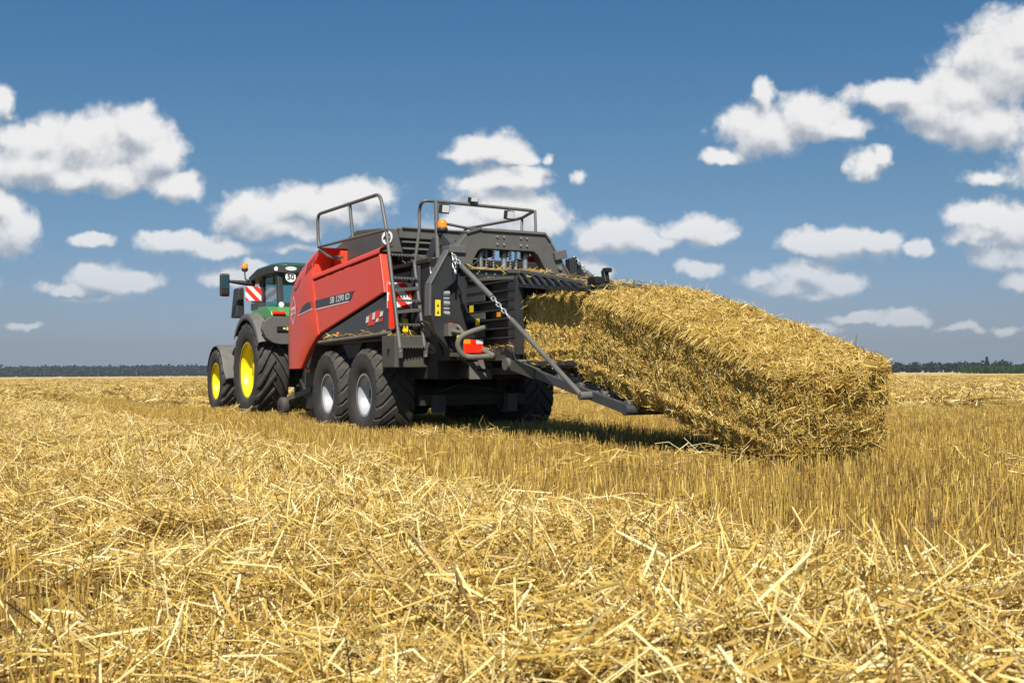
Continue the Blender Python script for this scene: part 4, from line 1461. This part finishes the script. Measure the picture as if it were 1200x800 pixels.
    m.tube([(-.86, -.98, 3.29), (-1.5, -.62, 2.6)], .022, M['tube'], 10); m.tube([(-.10, -1.19, 3.29), (-.3, -1.05, 2.6)], .022, M['tube'], 10)
    m.tube([(-1.1, .62, 2.97), (-1.05, .2, 2.93), (-1.0, -.2, 2.93)], .020, M['tube'], 8, .05)
    m.build('platform_rail', B)
    for (x, y, z, up) in ((-.96, .57, 3.20, False), (-.94, .10, 3.36, True), (-.92, -.50, 3.19, False)):
        m = MB()
        rt = Matrix.Rotation(R(-12), 3, 'Y')
        m.box((x, y, z), (.09, .13, .13 if not up else .08), M['plastic'], rt)
        m.tube([(x + .02, y, z), (x + .02, y, z + (.10 if not up else -.06))], .012, M['plastic'], 6)
        wlm = m.build('work_lamp', B, .012)
        m = MB(); m.box((x - .05, y, z - .008 if not up else z), (.012, .105, .10 if not up else .055), M['clear'], rt); m.build('lens', wlm, .004)
    m = MB()
    m.lathe([(0, .02), (0, .075), (.05, .078), (.06, .06)], M['plastic'], 20, 'z', (-1.17, .70, 2.84))
    m.tube([(-1.17, .70, 2.84), (-1.16, .71, 2.70), (-1.14, .75, 2.62)], .018, M['plastic'], 8)
    m.tube([(-1.16, .68, 2.72), (-1.18, .64, 2.58), (-1.15, .70, 2.46)], .010, M['ink'], 6, .04)
    be = m.build('beacon', B)
    m = MB(); m.lathe([(2.90, .066), (2.97, .064), (3.01, .045), (3.02, .001)], M['amber'], 24, 'z', (-1.17, .70, 0)); m.build('lens', be)
    hazard(B, 'hazard_board', (-.79, 1.185, 1.965), .37, .36, -1, flip=True)
    # straw caught on top of the machine
    n = 260
    C = np.stack([rng.uniform(-2.1, -1.8, n), rng.uniform(-.5, .7, n), np.full(n, 2.262)], 1)
    C2 = np.stack([rng.uniform(-4.8, -3.2, n), rng.uniform(-.6, .66, n), np.zeros(n)], 1); C2[:, 0] = rng.uniform(-4.6, -3.2, n); C2[:, 2] = 1.99 + (C2[:, 0] + 3.2) * .11 + rng.uniform(0, .10, n)
    C = np.concatenate([C, C2])
    for (lo, hi, k_) in (((-1.12, .95, 1.40), (-.68, 1.38, 1.42), 60), ((-1.2, -.6, 2.46), (.3, .9, 2.50), 160), ((-3.2, .62, 1.19), (-2.4, .72, 1.21), 70),
                         ((-4.6, .45, .95), (-3.2, .68, 1.02), 160), ((-.9, 1.30, 1.46), (1.9, 1.40, 1.48), 60), ((-5.2, -.5, .66), (-3.4, .5, .95), 120),
                         ((-2.5, -.62, 2.10), (-1.7, .62, 2.12), 120)):
        C = np.concatenate([C, np.stack([rng.uniform(lo[i], hi[i], k_) for i in range(3)], 1)])
    n = len(C)
    az = rng.random(n) * 6.28; el = rng.normal(size=n) * .35; L_ = rng.uniform(.05, .22, n)
    D = np.stack([np.cos(az) * np.cos(el), np.sin(az) * np.cos(el), np.sin(el)], 1) * L_[:, None] / 2
    V, F = straw_arrays(C - D, C + D, rng.uniform(.002, .004, n), rng.normal(size=n) * .15, rng.uniform(.3, 1, n))
    me = quads_mesh('caught_straw', V, F, np.repeat(np.clip(.55 + rng.normal(size=n) * .2, 0, 1), 9), M['straw'])
    o = bpy.data.objects.new('caught_straw', me); COL.objects.link(o); o.parent = B; o['kind'] = 'stuff'
    return B


build_baler()


# ------------------------------------------------------------------ the bales
def bale_mesh(name, Lx, Wy, Hz, n_straw, rnd=.07, droop=None, roll=0.0):
    """a block of pressed straw, its front lower edge at the origin, running to -x; core and surface straws in one mesh"""
    nx, ny, nz = 62, 26, 20

    def shape(u, v, w):
        """unit cube to the bale, corners rounded and lumpy; returns point"""
        x, y, z = -Lx * u, Wy * (v - .5), Hz * w
        p = Vector((x, y, z))
        ex, ey, ez = min(u, 1 - u) * Lx, min(v, 1 - v) * Wy, min(w, 1 - w) * Hz
        c = Vector((-Lx / 2, 0, Hz / 2))
        # rounding: where two faces meet pull inwards
        def q(e): return max(0, 1 - e / rnd)
        pull = (q(ex) * q(ey) + q(ey) * q(ez) + q(ex) * q(ez)) * rnd * .42
        dirv = (c - p)
        dirv = Vector((math.copysign(q(ex), dirv.x), math.copysign(q(ey), dirv.y), math.copysign(q(ez), dirv.z)))
        if dirv.length > 0:
            p += dirv.normalized() * pull
        if droop:
            p = droop(p, u, v, w)
        nn = Vector((q(ex) * (1 if u > .5 else -1) * -1, q(ey) * (1 if v > .5 else -1), q(ez) * (1 if w > .5 else -1)))
        if nn.length > 0:
            nn.normalize()
        ke = 1.0 + 1.2 * q(ex) * (u > .5)
        f = .026 * ke * mnoise.noise((x * 3.1, y * 3.1 + 5, z * 3.1)) + .018 * ke * mnoise.noise((x * 9, y * 9, z * 9)) + .010 * mnoise.noise((x * 16.0, y * 3, z * 3)) + .009 * math.sin(x * 57 + 2.5 * mnoise.noise((x, y * 2, z * 2)))
        if q(ey) > 0 and q(ez) < .4:                  # the knives and strings leave ridges along the flanks
            f += .022 * math.exp(-((w - .20) / .035) ** 2) - .014 * math.exp(-((w - .66 + .05 * u) / .10) ** 2)
        if q(ez) > 0 and w > .5:                      # strings bite into the top
            for k_ in range(6):
                f -= .016 * math.exp(-((v - (k_ + .5) / 6) / .018) ** 2)
        return p + nn * f

    verts, faces, fnorm, index = [], [], [], {}

    def vid(i, j, k):
        key = (i, j, k)
        if key not in index:
            index[key] = len(verts)
            verts.append(shape(i / nx, j / ny, k / nz))
        return index[key]
    for i in range(nx):
        for j in range(ny):
            faces.append((vid(i, j, 0), vid(i + 1, j, 0), vid(i + 1, j + 1, 0), vid(i, j + 1, 0)))
            faces.append((vid(i, j, nz), vid(i, j + 1, nz), vid(i + 1, j + 1, nz), vid(i + 1, j, nz)))
    for i in range(nx):
        for k in range(nz):
            faces.append((vid(i, 0, k), vid(i, 0, k + 1), vid(i + 1, 0, k + 1), vid(i + 1, 0, k)))
            faces.append((vid(i, ny, k), vid(i + 1, ny, k), vid(i + 1, ny, k + 1), vid(i, ny, k + 1)))
    for j in range(ny):
        for k in range(nz):
            faces.append((vid(0, j, k), vid(0, j + 1, k), vid(0, j + 1, k + 1), vid(0, j, k + 1)))
            faces.append((vid(nx, j, k), vid(nx, j, k + 1), vid(nx, j + 1, k + 1), vid(nx, j + 1, k)))
    co = np.array([v[:] for v in verts]); fa = np.array(faces)
    # straws over the surface
    P0, P1, P2 = co[fa[:, 0]], co[fa[:, 1]], co[fa[:, 3]]
    Nn = np.cross(P1 - P0, P2 - P0); area = np.linalg.norm(Nn, axis=1) + 1e-12
    cen = co[fa].mean(1)
    Nn = Nn / area[:, None]
    out = ((cen - np.array([-Lx / 2, 0, Hz / 2])) * Nn).sum(1)
    Nn[out < 0] *= -1
    # more on the shaggy top edges, ends and corners
    top = Nn[:, 2] > .5
    end = np.abs(Nn[:, 0]) > .5
    wgt = area * np.where(end, 1.5, np.where(top, 1.6, 1.0))
    gap = np.array([mnoise.noise((c[0] * 9, c[1] * 5 + 3, c[2] * 6)) for c in cen])
    flank = np.abs(Nn[:, 1]) > .5
    wgt = wgt * np.where(gap < -.12, np.where(flank, .7, .35), np.where(gap > .2, 1.25, 1.0))
    pick = rng.choice(len(fa), n_straw, p=wgt / wgt.sum())
    u, v = rng.random(n_straw), rng.random(n_straw)
    C = P0[pick] * (1 - u - v)[:, None] + P1[pick] * u[:, None] + P2[pick] * v[:, None]
    Nk = Nn[pick]
    tang = rng.normal(size=(n_straw, 3))
    # pressed wads: straws lie across the bale, seen end-on in the flanks
    side = np.abs(Nk[:, 1]) > .5
    tang[side] *= np.array([0.55, 1.0, 1.0])
    tang -= Nk * (tang * Nk).sum(1, keepdims=True)
    tang /= np.linalg.norm(tang, axis=1, keepdims=True) + 1e-9
    shag = np.where(Nk[:, 2] > .5, .30, np.where(np.abs(Nk[:, 0]) > .5, .40, .07))
    lift = np.abs(rng.normal(size=n_straw)) * shag
    T = tang + Nk * lift[:, None]
    T /= np.linalg.norm(T, axis=1, keepdims=True)
    Ls = rng.uniform(.025, .11, n_straw) * np.where(side, .68, 1.15)
    lng = rng.random(n_straw) < np.where(side, .04, .10)
    Ls[lng] *= 1.9
    # a fringe hangs over the upper edges and the rear corner
    cz = C[:, 2] / Hz
    fr = (np.abs(Nk[:, 2]) > .5) & (cz > .8) & (np.abs(np.abs(C[:, 1]) - Wy / 2) < .07) & (rng.random(n_straw) < .55)
    tang[fr] = tang[fr] * .35 + np.stack([np.zeros(fr.sum()), np.sign(C[fr, 1]), -np.full(fr.sum(), .75)], 1)
    Ls[fr] *= 1.5
    T[fr] = tang[fr] / np.linalg.norm(tang[fr], axis=1, keepdims=True)
    # uneven wads
    wad = np.array([mnoise.noise((c[0] * 11, c[1] * 4, c[2] * 4)) for c in C])
    C = C + Nk * (rng.uniform(-.006, .012, n_straw) + .012 * wad)[:, None]
    A, Bp = C - T * (Ls * .25)[:, None], C + T * (Ls * .75)[:, None]
    V, F = straw_arrays(A, Bp, rng.uniform(.0016, .0036, n_straw), rng.normal(size=n_straw) * .16, rng.uniform(.25, 1, n_straw))
    tint = np.clip(np.where(side, .62, .56) + .18 * wad + rng.normal(size=n_straw) * .20, 0, 1)  # flank straws tinted paler to offset the weaker light they get
    allv = np.concatenate([co, V]); allf = np.concatenate([fa, F + len(co)])
    ct = np.array([.22 + .25 * mnoise.noise((c[0] * 14, c[1] * 9, c[2] * 9)) for c in co])  # core coloured dark, painting shade into the gaps between straws
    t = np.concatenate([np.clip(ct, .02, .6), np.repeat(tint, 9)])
    return quads_mesh(name, allv, allf, t, M['bale'])


def droop_end(p, u, v, w):
    """the tail has hit the ground: its upper end sags and bulges"""
    if u > .22:
        q = (u - .22) / .78
        p = Vector((p.x - .06 * q ** 4 * w, p.y * (1 + .02 * q), p.z - .17 * q ** 1.4 * w))
    return p


def place_bale(name, me, lx, ly, lz, pitch, label, roll=0.0):
    o = bpy.data.objects.new(name, me); COL.objects.link(o)
    x, y = to_world(lx, ly)
    o.location = (x, y, lz + .03)
    o.rotation_mode = 'QUATERNION'
    o.rotation_quaternion = Matrix.Rotation(MACH_ROT, 3, 'Z').to_quaternion() @ Matrix.Rotation(pitch, 3, 'Y').to_quaternion() @ Matrix.Rotation(roll, 3, 'X').to_quaternion()
    tag(o, label, 'straw bale')
    return o


place_bale('straw_bale', bale_mesh('straw_bale', 3.14, 1.27, .97, 125000, .085, droop_end), -4.58, 0, .86, R(-13.2), 'finished golden straw bale tipped off the chute with its tail end on the stubble', R(-5.0))
place_bale('straw_bale', bale_mesh('straw_bale', 1.42, 1.02, .82, 24000, .05), -3.12, 0, .975, 0.0, 'straw bale still held between the bale chamber and the tipped bale behind it')


# ------------------------------------------------------------------ the tractor
def build_tractor():
    x, y = to_world(6.67, 0.0)
    T = empty('tractor', (x, y, .03), MACH_ROT, 'green tractor with yellow wheel rims pulling the red baler', 'tractor')
    Wr = .66
    for s in (1, -1):
        make_wheel(T, (0, s * (1.34 - Wr / 2), .975), s, .985, .560, Wr, 20, .055, .085, .60, M['yellow'], .20)
        make_wheel(T, (2.75, s * (1.28 - .27), .745), s, .735, .410, .54, 18, .05, .075, .60, M['yellow'], .17)
    m = MB()
    m.span((-.45, -.42, .62), (3.4, .42, 1.30), M['dark']); m.span((-.75, -.35, .65), (.4, .35, 1.75), M['dark'])
    m.tube([(0, -1.0, .975), (0, 1.0, .975)], .13, M['dark'], 16); m.tube([(2.75, -.85, .745), (2.75, .85, .745)], .10, M['dark'], 14)
    m.build('transmission', T, .02)
    m = MB()
    m.bar((-.5, .35, .75), (-1.1, .42, .45), .06, .09, M['dark']); m.bar((-.5, -.35, .75), (-1.1, -.42, .45), .06, .09, M['dark'])
    m.span((-1.05, -.06, .5), (-.6, .06, .62), M['dark'])
    m.build('hitch', T)
    m = MB()
    pr = [(1.35, 1.25), (3.55, 1.15), (3.62, 1.55), (3.45, 1.88), (1.35, 2.08)]
    m.prism(pr, -.42, .42, 'y', M['green'])
    m.build('bonnet', T, .06)
    # rear fenders: grey shell over the wheel, green crown towards the cab
    for s in (1, -1):
        m = MB()
        rows = []
        for k in range(19):
            a = R(40 + (184 - 40) * k / 18)
            rr = 1.10 + .02 * math.sin(a)
            px, pz = rr * math.cos(a), .99 + rr * math.sin(a) * 1.0
            if pz < 1.46:
                break
            ed = .10 * (1 - abs(k - 9) / 30)
            rows.append([(px * .94, s * 1.34, pz - .10 + (0 if px > -.5 else .0)), (px * .985, s * 1.335, pz - .02), (px, s * 1.28, pz), (px * .995, s * 1.0, pz + .02), (px * .97, s * .50, pz + .03)])
        m.grid(rows, M['fender'])
        rows2 = [[(q[0] * .96, q[1], q[2] - .035) for q in r_] for r_ in rows]
        m.grid(rows2, M['plastic'])
        m.prism([(s * q[0], q[1]) for q in ((1.30, 1.74), (1.22, 1.58), (1.08, 1.485), (.95, 1.46), (.5, 1.46), (.5, 1.98), (1.12, 1.99), (1.26, 1.90))], -1.09, -.97, 'x', M['fender'])
        fe = m.build('rear_fender', T, .012)
        m = MB()
        m.prism([(-1.10, 1.99), (-1.04, 2.10), (-.80, 2.20), (.3, 2.24), (.3, 2.05), (-.9, 1.93)], s * .45, s * 1.12, 'y', M['green'])
        m.build('fender_crown', fe, .035)
        m = MB()
        m.prism([(-1.09, 2.01), (-1.13, 2.05), (-1.08, 2.10), (-1.02, 2.10)], s * .84, s * 1.10, 'y', M['redlens'])
        m.build('tail_lamp', fe, .015)
        m = MB()
        m.span((-1.13, s * .78, 1.72), (-1.115, s * 1.02, 1.80), M['ink'])
        m.span((-1.135, s * .80, 1.73), (-1.13, s * .835, 1.79), M['label'])
        m.span((-1.135, s * .855, 1.745), (-1.13, s * .90, 1.78), M['clear'])
        m.build('switch_panel', fe)
        m = MB()
        rows = []
        for k in range(13):
            a = R(20 + 140 * k / 12)
            rr = .80
            px, pz = 2.75 + rr * math.cos(a), .745 + rr * math.sin(a)
            rows.append([(px, s * 1.26, pz - .03), (px, s * 1.20, pz), (px, s * .80, pz)])
        # mudguard ends low behind the wheel
        rows.append([(1.93, s * 1.22, .80), (1.92, s * 1.16, .82), (1.92, s * .80, .82)])
        m.grid(rows, M['fender'])
        m.grid([[(q[0], q[1], q[2] - .02) for q in r_] for r_ in rows], M['plastic'])
        m.tube([(2.4, s * .75, 1.2), (2.6, s * .95, 1.5)], .03, M['dark'], 8)
        m.build('front_fender', T)
    # cab
    m = MB()
    def post(a, b_, w, d_=None):
        m.bar(a, b_, w, d_ or w, M['plastic'], up=(1, 0, 0))
    for s in (1, -1):
        post((-.62, s * .80, 2.20), (-.52, s * .80, 2.95), .10, .14)      # rear corner
        post((.35, s * .86, 2.0), (.42, s * .83, 2.95), .08)              # door post
        post((1.45, s * .66, 1.7), (1.30, s * .62, 2.92), .08)
        m.bar((-.62, s * .82, 2.20), (.4, s * .86, 2.14), .06, .10, M['plastic'])
        m.span((.4, s * .84, 1.35), (1.4, s * .88, 2.0), M['plastic'])
    m.span((-.70, -.84, 2.12), (-.58, .84, 2.30), M['plastic'])
    m.span((-.55, -.8, 1.3), (1.4, .8, 2.05), M['plastic'])
    m.span((-.3, -.25, 2.0), (.0, .25, 2.62), M['dark']); m.span((-.3, -.28, 1.9), (.35, .28, 2.15), M['dark'])
    m.bar((.75, 0, 2.0), (.95, 0, 2.45), .06, .06, M['dark'])
    cab = m.build('cab', T, .015)
    m = MB()
    m.add([(-.60, -.74, 2.30), (-.60, .74, 2.30), (-.53, .74, 2.90), (-.53, -.74, 2.90)], [(0, 1, 2, 3)], M['glass'])
    for s in (1, -1):
        m.add([(-.55, s * .82, 2.22), (.33, s * .87, 2.18), (.40, s * .84, 2.92), (-.48, s * .81, 2.92)], [(0, 1, 2, 3)], M['glass'])
        m.add([(.42, s * .86, 2.0), (1.42, s * .69, 1.8), (1.28, s * .64, 2.90), (.46, s * .83, 2.90)], [(0, 1, 2, 3)], M['glass'])
    m.add([(1.47, -.62, 1.8), (1.47, .62, 1.8), (1.31, .60, 2.9), (1.31, -.60, 2.9)], [(0, 1, 2, 3)], M['glass'])
    build_each(m, 'window', cab)
    m = MB()
    m.bar((-.62, .50, 2.86), (-.635, .52, 2.40), .012, .02, M['ink']); m.bar((-.63, .0, 2.72), (-.63, .42, 2.52), .012, .02, M['ink'])
    m.bar((-.63, -.05, 2.6), (-.63, .30, 2.78), .012, .016, M['ink'])
    build_each(m, 'wiper', cab)
    # roof: dark rim with lamps, green cap
    m = MB()
    rim = [(-.73, .70), (-.68, .86), (-.50, .95), (.5, .97), (1.45, .86), (1.68, .66)]
    loop = rim + [(x_, -y_) for x_, y_ in rim[::-1]]
    def zt(x_): return 3.03 - .055 * max(0, x_ - .2) ** 1.6
    lo = [(x_, y_, 2.89 - .03 * max(0, x_)) for x_, y_ in loop]
    hi = [(x_ * 1.0, y_ * 1.0, zt(x_)) for x_, y_ in loop]
    m.grid([lo + [lo[0]], hi + [hi[0]]], M['plastic'], smooth=False)
    m.add(lo, [list(range(len(lo)))], M['plastic'])
    rf = m.build('roof', T, .02)
    m = MB()
    h1 = [(x_ * 1.0, y_ * 1.0, zt(x_)) for x_, y_ in loop]
    h2 = [(x_ * .985 + .0, y_ * .97, zt(x_) + .035) for x_, y_ in loop]
    h3 = [(x_ * .80 + .05, y_ * .80, zt(x_ * .8) + .075) for x_, y_ in loop]
    h4 = [(x_ * .40 + .1, y_ * .4, zt(x_ * .4) + .095) for x_, y_ in loop]
    m.grid([q + [q[0]] for q in (h1, h2, h3, h4)], M['roofgreen'])
    m.add(h4, [list(range(len(h4)))], M['roofgreen'], True)
    m.build('roof_cap', rf)
    for y_ in (.62, .28, -.28, -.62):
        m = MB()
        vs = []
        for k in range(20):
            a = 2 * math.pi * k / 20
            vs.append((-.738, y_ + .115 * math.cos(a), 2.965 + .042 * math.sin(a)))
        m.add(vs, [list(range(20))], M['clear'])
        m.build('work_lamp', rf)
    m = MB(); m.disc((-.63, .88, 2.96), .045, (-.8, .6, 0), M['clear'], 16, .02); m.build('work_lamp', rf)
    m = MB(); m.disc((-.66, .80, 2.25), .055, (-1, .2, 0), M['clear'], 16, .06); m.build('work_lamp', cab)
    # speed plate in the rear window
    m = MB(); m.disc((-.70, .62, 2.80), .105, (-1, 0, .1), M['white'], 28, .006); sg = m.build('speed_sign', cab)
    text_part('lettering', cab, '50', M['ink'], (-.709, .62, 2.802), (0, -1, 0), (.1, 0, 1), .11, bold=.03)
    # mirror on its arm, beacon, hazard board, exhaust
    for s in (1, -1):
        m = MB()
        m.tube([(1.22, s * .80, 2.80), (1.22, s * 1.10, 2.82), (1.22, s * 1.36, 2.84)], [.055, .05, .03], M['plastic'], 10)
        m.box((1.20, s * 1.44, 2.755), (.10, .20, .48), M['plastic'])
        mi = m.build('mirror', T, .035)
        m = MB(); m.box((1.145, s * 1.44, 2.80), (.008, .155, .26), M['mirror']); m.box((1.145, s * 1.44, 2.60), (.008, .15, .09), M['mirror']); m.build('mirror_glass', mi)
    m = MB(); m.tube([(1.15, .92, 2.86), (1.15, 1.02, 2.88), (1.15, 1.03, 3.05)], .014, M['plastic'], 8, .04); m.lathe([(3.05, .05), (3.10, .075), (3.12, .06)], M['plastic'], 18, 'z', (1.15, 1.03, 0)); be = m.build('beacon', T)
    m = MB(); m.lathe([(3.12, .068), (3.19, .066), (3.225, .045), (3.235, .001)], M['amber'], 20, 'z', (1.15, 1.03, 0)); m.build('lens', be)
    hazard(T, 'hazard_board', (.55, 1.01, 2.545), .34, .30, -1, flip=True)
    m = MB(); m.bar((.57, .86, 2.42), (.57, 1.1, 2.42), .03, .05, M['plastic']); m.bar((.2, .9, 2.35), (.2, 1.15, 2.35), .03, .03, M['plastic']); m.span((-.15, .95, 2.18), (.35, 1.12, 2.32), M['grey']); m.build('hazard_bracket', T)
    m = MB()
    m.prism([(.92, 2.10), (1.12, 2.10), (1.06, 2.74), (.94, 2.76)], 1.55, 1.95, 'x', M['plastic'])
    m.build('side_screen', T, .03)
    m = MB()
    m.tube([(1.5, -.62, 1.9), (1.5, -.62, 2.95), (1.42, -.62, 3.05)], .06, M['plastic'], 12); m.build('exhaust', T)
    return T


build_tractor()


# ------------------------------------------------------------------ the far edge of the field
def leaf_mat(name, c0, c1, scale):
    m, nt, b = mat_new(name)
    N, L = nt.nodes, nt.links
    tc = N.new('ShaderNodeTexCoord'); no = N.new('ShaderNodeTexNoise'); no.inputs['Scale'].default_value = scale; no.inputs['Detail'].default_value = 6
    L.new(tc.outputs['Object'], no.inputs['Vector'])
    rp = N.new('ShaderNodeValToRGB'); rp.color_ramp.elements[0].position = .35; rp.color_ramp.elements[0].color = (*c0, 1); rp.color_ramp.elements[1].position = .68; rp.color_ramp.elements[1].color = (*c1, 1)
    L.new(no.outputs['Fac'], rp.inputs[0]); L.new(rp.outputs[0], b.inputs['Base Color'])
    b.inputs['Roughness'].default_value = .8; b.inputs['Specular IOR Level'].default_value = .2
    return m


M['leaf'] = leaf_mat('woodland_leaf', (.006, .014, .012), (.015, .028, .021), .25)
M['maize'] = leaf_mat('maize_leaf', (.018, .042, .014), (.040, .075, .024), .8)
M['bark'] = paint('bark', (.08, .06, .045), .9, dust=0.0)


def crown_cloud(mb_v, mb_f, c, rx, rz, n, leaf):
    """leaf clumps as small tilted faces through an uneven crown"""
    cen = np.array(c)
    p = rng.normal(size=(n, 3)); p /= np.linalg.norm(p, axis=1, keepdims=True)
    rad = rng.random(n) ** .35
    lob = np.array([1 + .35 * mnoise.noise((q[0] * 2 + c[0], q[1] * 2 + c[1], q[2] * 2)) for q in p])
    p = p * (rad * lob)[:, None] * np.array([rx, rx, rz]) + cen
    a = rng.normal(size=(n, 3)); a /= np.linalg.norm(a, axis=1, keepdims=True)
    b = rng.normal(size=(n, 3)); b -= a * (a * b).sum(1, keepdims=True); b /= np.linalg.norm(b, axis=1, keepdims=True)
    s = leaf * rng.uniform(.6, 1.4, n)[:, None]
    q = np.stack([p - a * s - b * s, p + a * s - b * s, p + a * s + b * s, p - a * s + b * s], 1)
    o = sum(len(x_) for x_ in mb_v)
    mb_v.append(q.reshape(-1, 3)); mb_f.append(np.arange(n * 4).reshape(n, 4) + o)


def wood(name, x0, x1, dist, hmin, hmax, label, rows=4, step=9.0, n=70, leaf=1.3):
    vs, fs = [], []
    for r_ in range(rows):
        d_ = dist + r_ * 14
        x_ = x0
        while x_ < x1:
            h = random.uniform(hmin, hmax) * (1 + .25 * mnoise.noise((x_ * .008, r_ * 3.0, 1.5)))
            w = random.uniform(.42, .6) * h
            crown_cloud(vs, fs, (x_ + random.uniform(-3, 3), d_ + random.uniform(-5, 5), h * .52), w, h * .50, n, leaf)
            x_ += step * random.uniform(.6, 1.2)
    V, F = np.concatenate(vs), np.concatenate(fs)
    me = quads_mesh(name, V, F, np.zeros(len(V)), M['leaf'], False)
    o = bpy.data.objects.new(name, me); COL.objects.link(o)
    return tag(o, label, 'forest', kind='stuff')


wood('forest', -680, 90, 1180, 10.0, 12.0, 'far dark forest along the left horizon', 4, 6.0, 80, 1.1)
wood('treeline', 90, 340, 640, 3.2, 7.6, 'hazy low tree row along the right horizon', 3, 4.6, 90, .55)


def conifer(x, y, h):
    t = empty('conifer', (x, y, 0), 0, 'single pointed dark conifer rising above the hazy tree row at right', 'tree')
    m = MB(); m.tube([(0, 0, 0), (0, 0, h * .9)], [.25, .06], M['bark'], 8); m.build('trunk', t)
    vs, fs = [], []
    for k in range(9):
        q = k / 8
        crown_cloud(vs, fs, (0, 0, h * (.18 + .80 * q)), 2.0 * (1 - q) + .25, .7, 60, .38)
    V, F = np.concatenate(vs), np.concatenate(fs)
    me = quads_mesh('crown', V, F, np.zeros(len(V)), M['leaf'], False)
    o = bpy.data.objects.new('crown', me); COL.objects.link(o); o.parent = t


conifer(283, 636, 8.8)


def maize():
    vs, fs = [], []
    n = 5200
    x = rng.uniform(148, 260, n); y = 318 + rng.uniform(0, 40, n) + (x - 150) * -.1
    h = 2.3 + .35 * rng.random(n) + (x - 150) * .006
    P = []
    for k in range(3):
        az = rng.random(n) * 6.28
        w = rng.uniform(.05, .14, n)
        tip = np.stack([x + np.cos(az) * .45, y + np.sin(az) * .45, h * rng.uniform(.75, 1.05, n)], 1)
        base = np.stack([x, y, np.zeros(n)], 1)
        s = np.stack([np.sin(az), -np.cos(az), np.zeros(n)], 1) * w[:, None]
        mid = (base + tip) / 2 + np.array([0, 0, .35])
        P.append(np.stack([base - s * .4, base + s * .4, mid + s, mid - s], 1)); P.append(np.stack([mid - s, mid + s, tip + s * .15, tip - s * .15], 1))
    Q = np.concatenate(P).reshape(-1, 3)
    me = quads_mesh('maize_field', Q, np.arange(len(Q)).reshape(-1, 4), np.zeros(len(Q)), M['maize'], False)
    o = bpy.data.objects.new('maize_field', me); COL.objects.link(o)
    tag(o, 'standing green maize crop at the far right edge of the stubble', 'crop', kind='stuff')


maize()

m = None
_pole = None
for (px, dd) in ((-352, 900), (-388, 900), (-438, 1000), (-508, 1000)):
    if _pole is None:
        mb = MB(); mb.tube([(0, 0, 0), (0, 0, 6.2)], [.22, .14], M['fender'], 8); mb.bar((-.9, 0, 5.7), (.9, 0, 5.7), .12, .12, M['fender'])
        _pole = mb.build('utility_pole'); o = _pole
    else:
        o = _pole.copy(); COL.objects.link(o)
    o.location = (px * dd / 1000.0 * 1.0, dd, 0)
    tag(o, 'thin grey utility pole standing before the far forest', 'pole', group='utility poles along the far forest')


# ------------------------------------------------------------------ the summer haze over the plain
def build_haze():
    mb = MB()
    m, nt, b = mat_new('haze_air')
    nt.nodes.remove(b)
    pv = nt.nodes.new('ShaderNodeVolumePrincipled')
    pv.inputs['Color'].default_value = (.80, .88, 1.0, 1)
    pv.inputs['Density'].default_value = 0.00013
    pv.inputs['Anisotropy'].default_value = 0.0
    nt.links.new(pv.outputs[0], nt.nodes['Material Output'].inputs['Volume'])
    mb.span((-2600, -2600, -1.0), (2600, 2600, 16.0), m)
    o = mb.build('haze')
    tag(o, 'pale summer haze lying over the whole field', 'haze', kind='stuff')


build_haze()
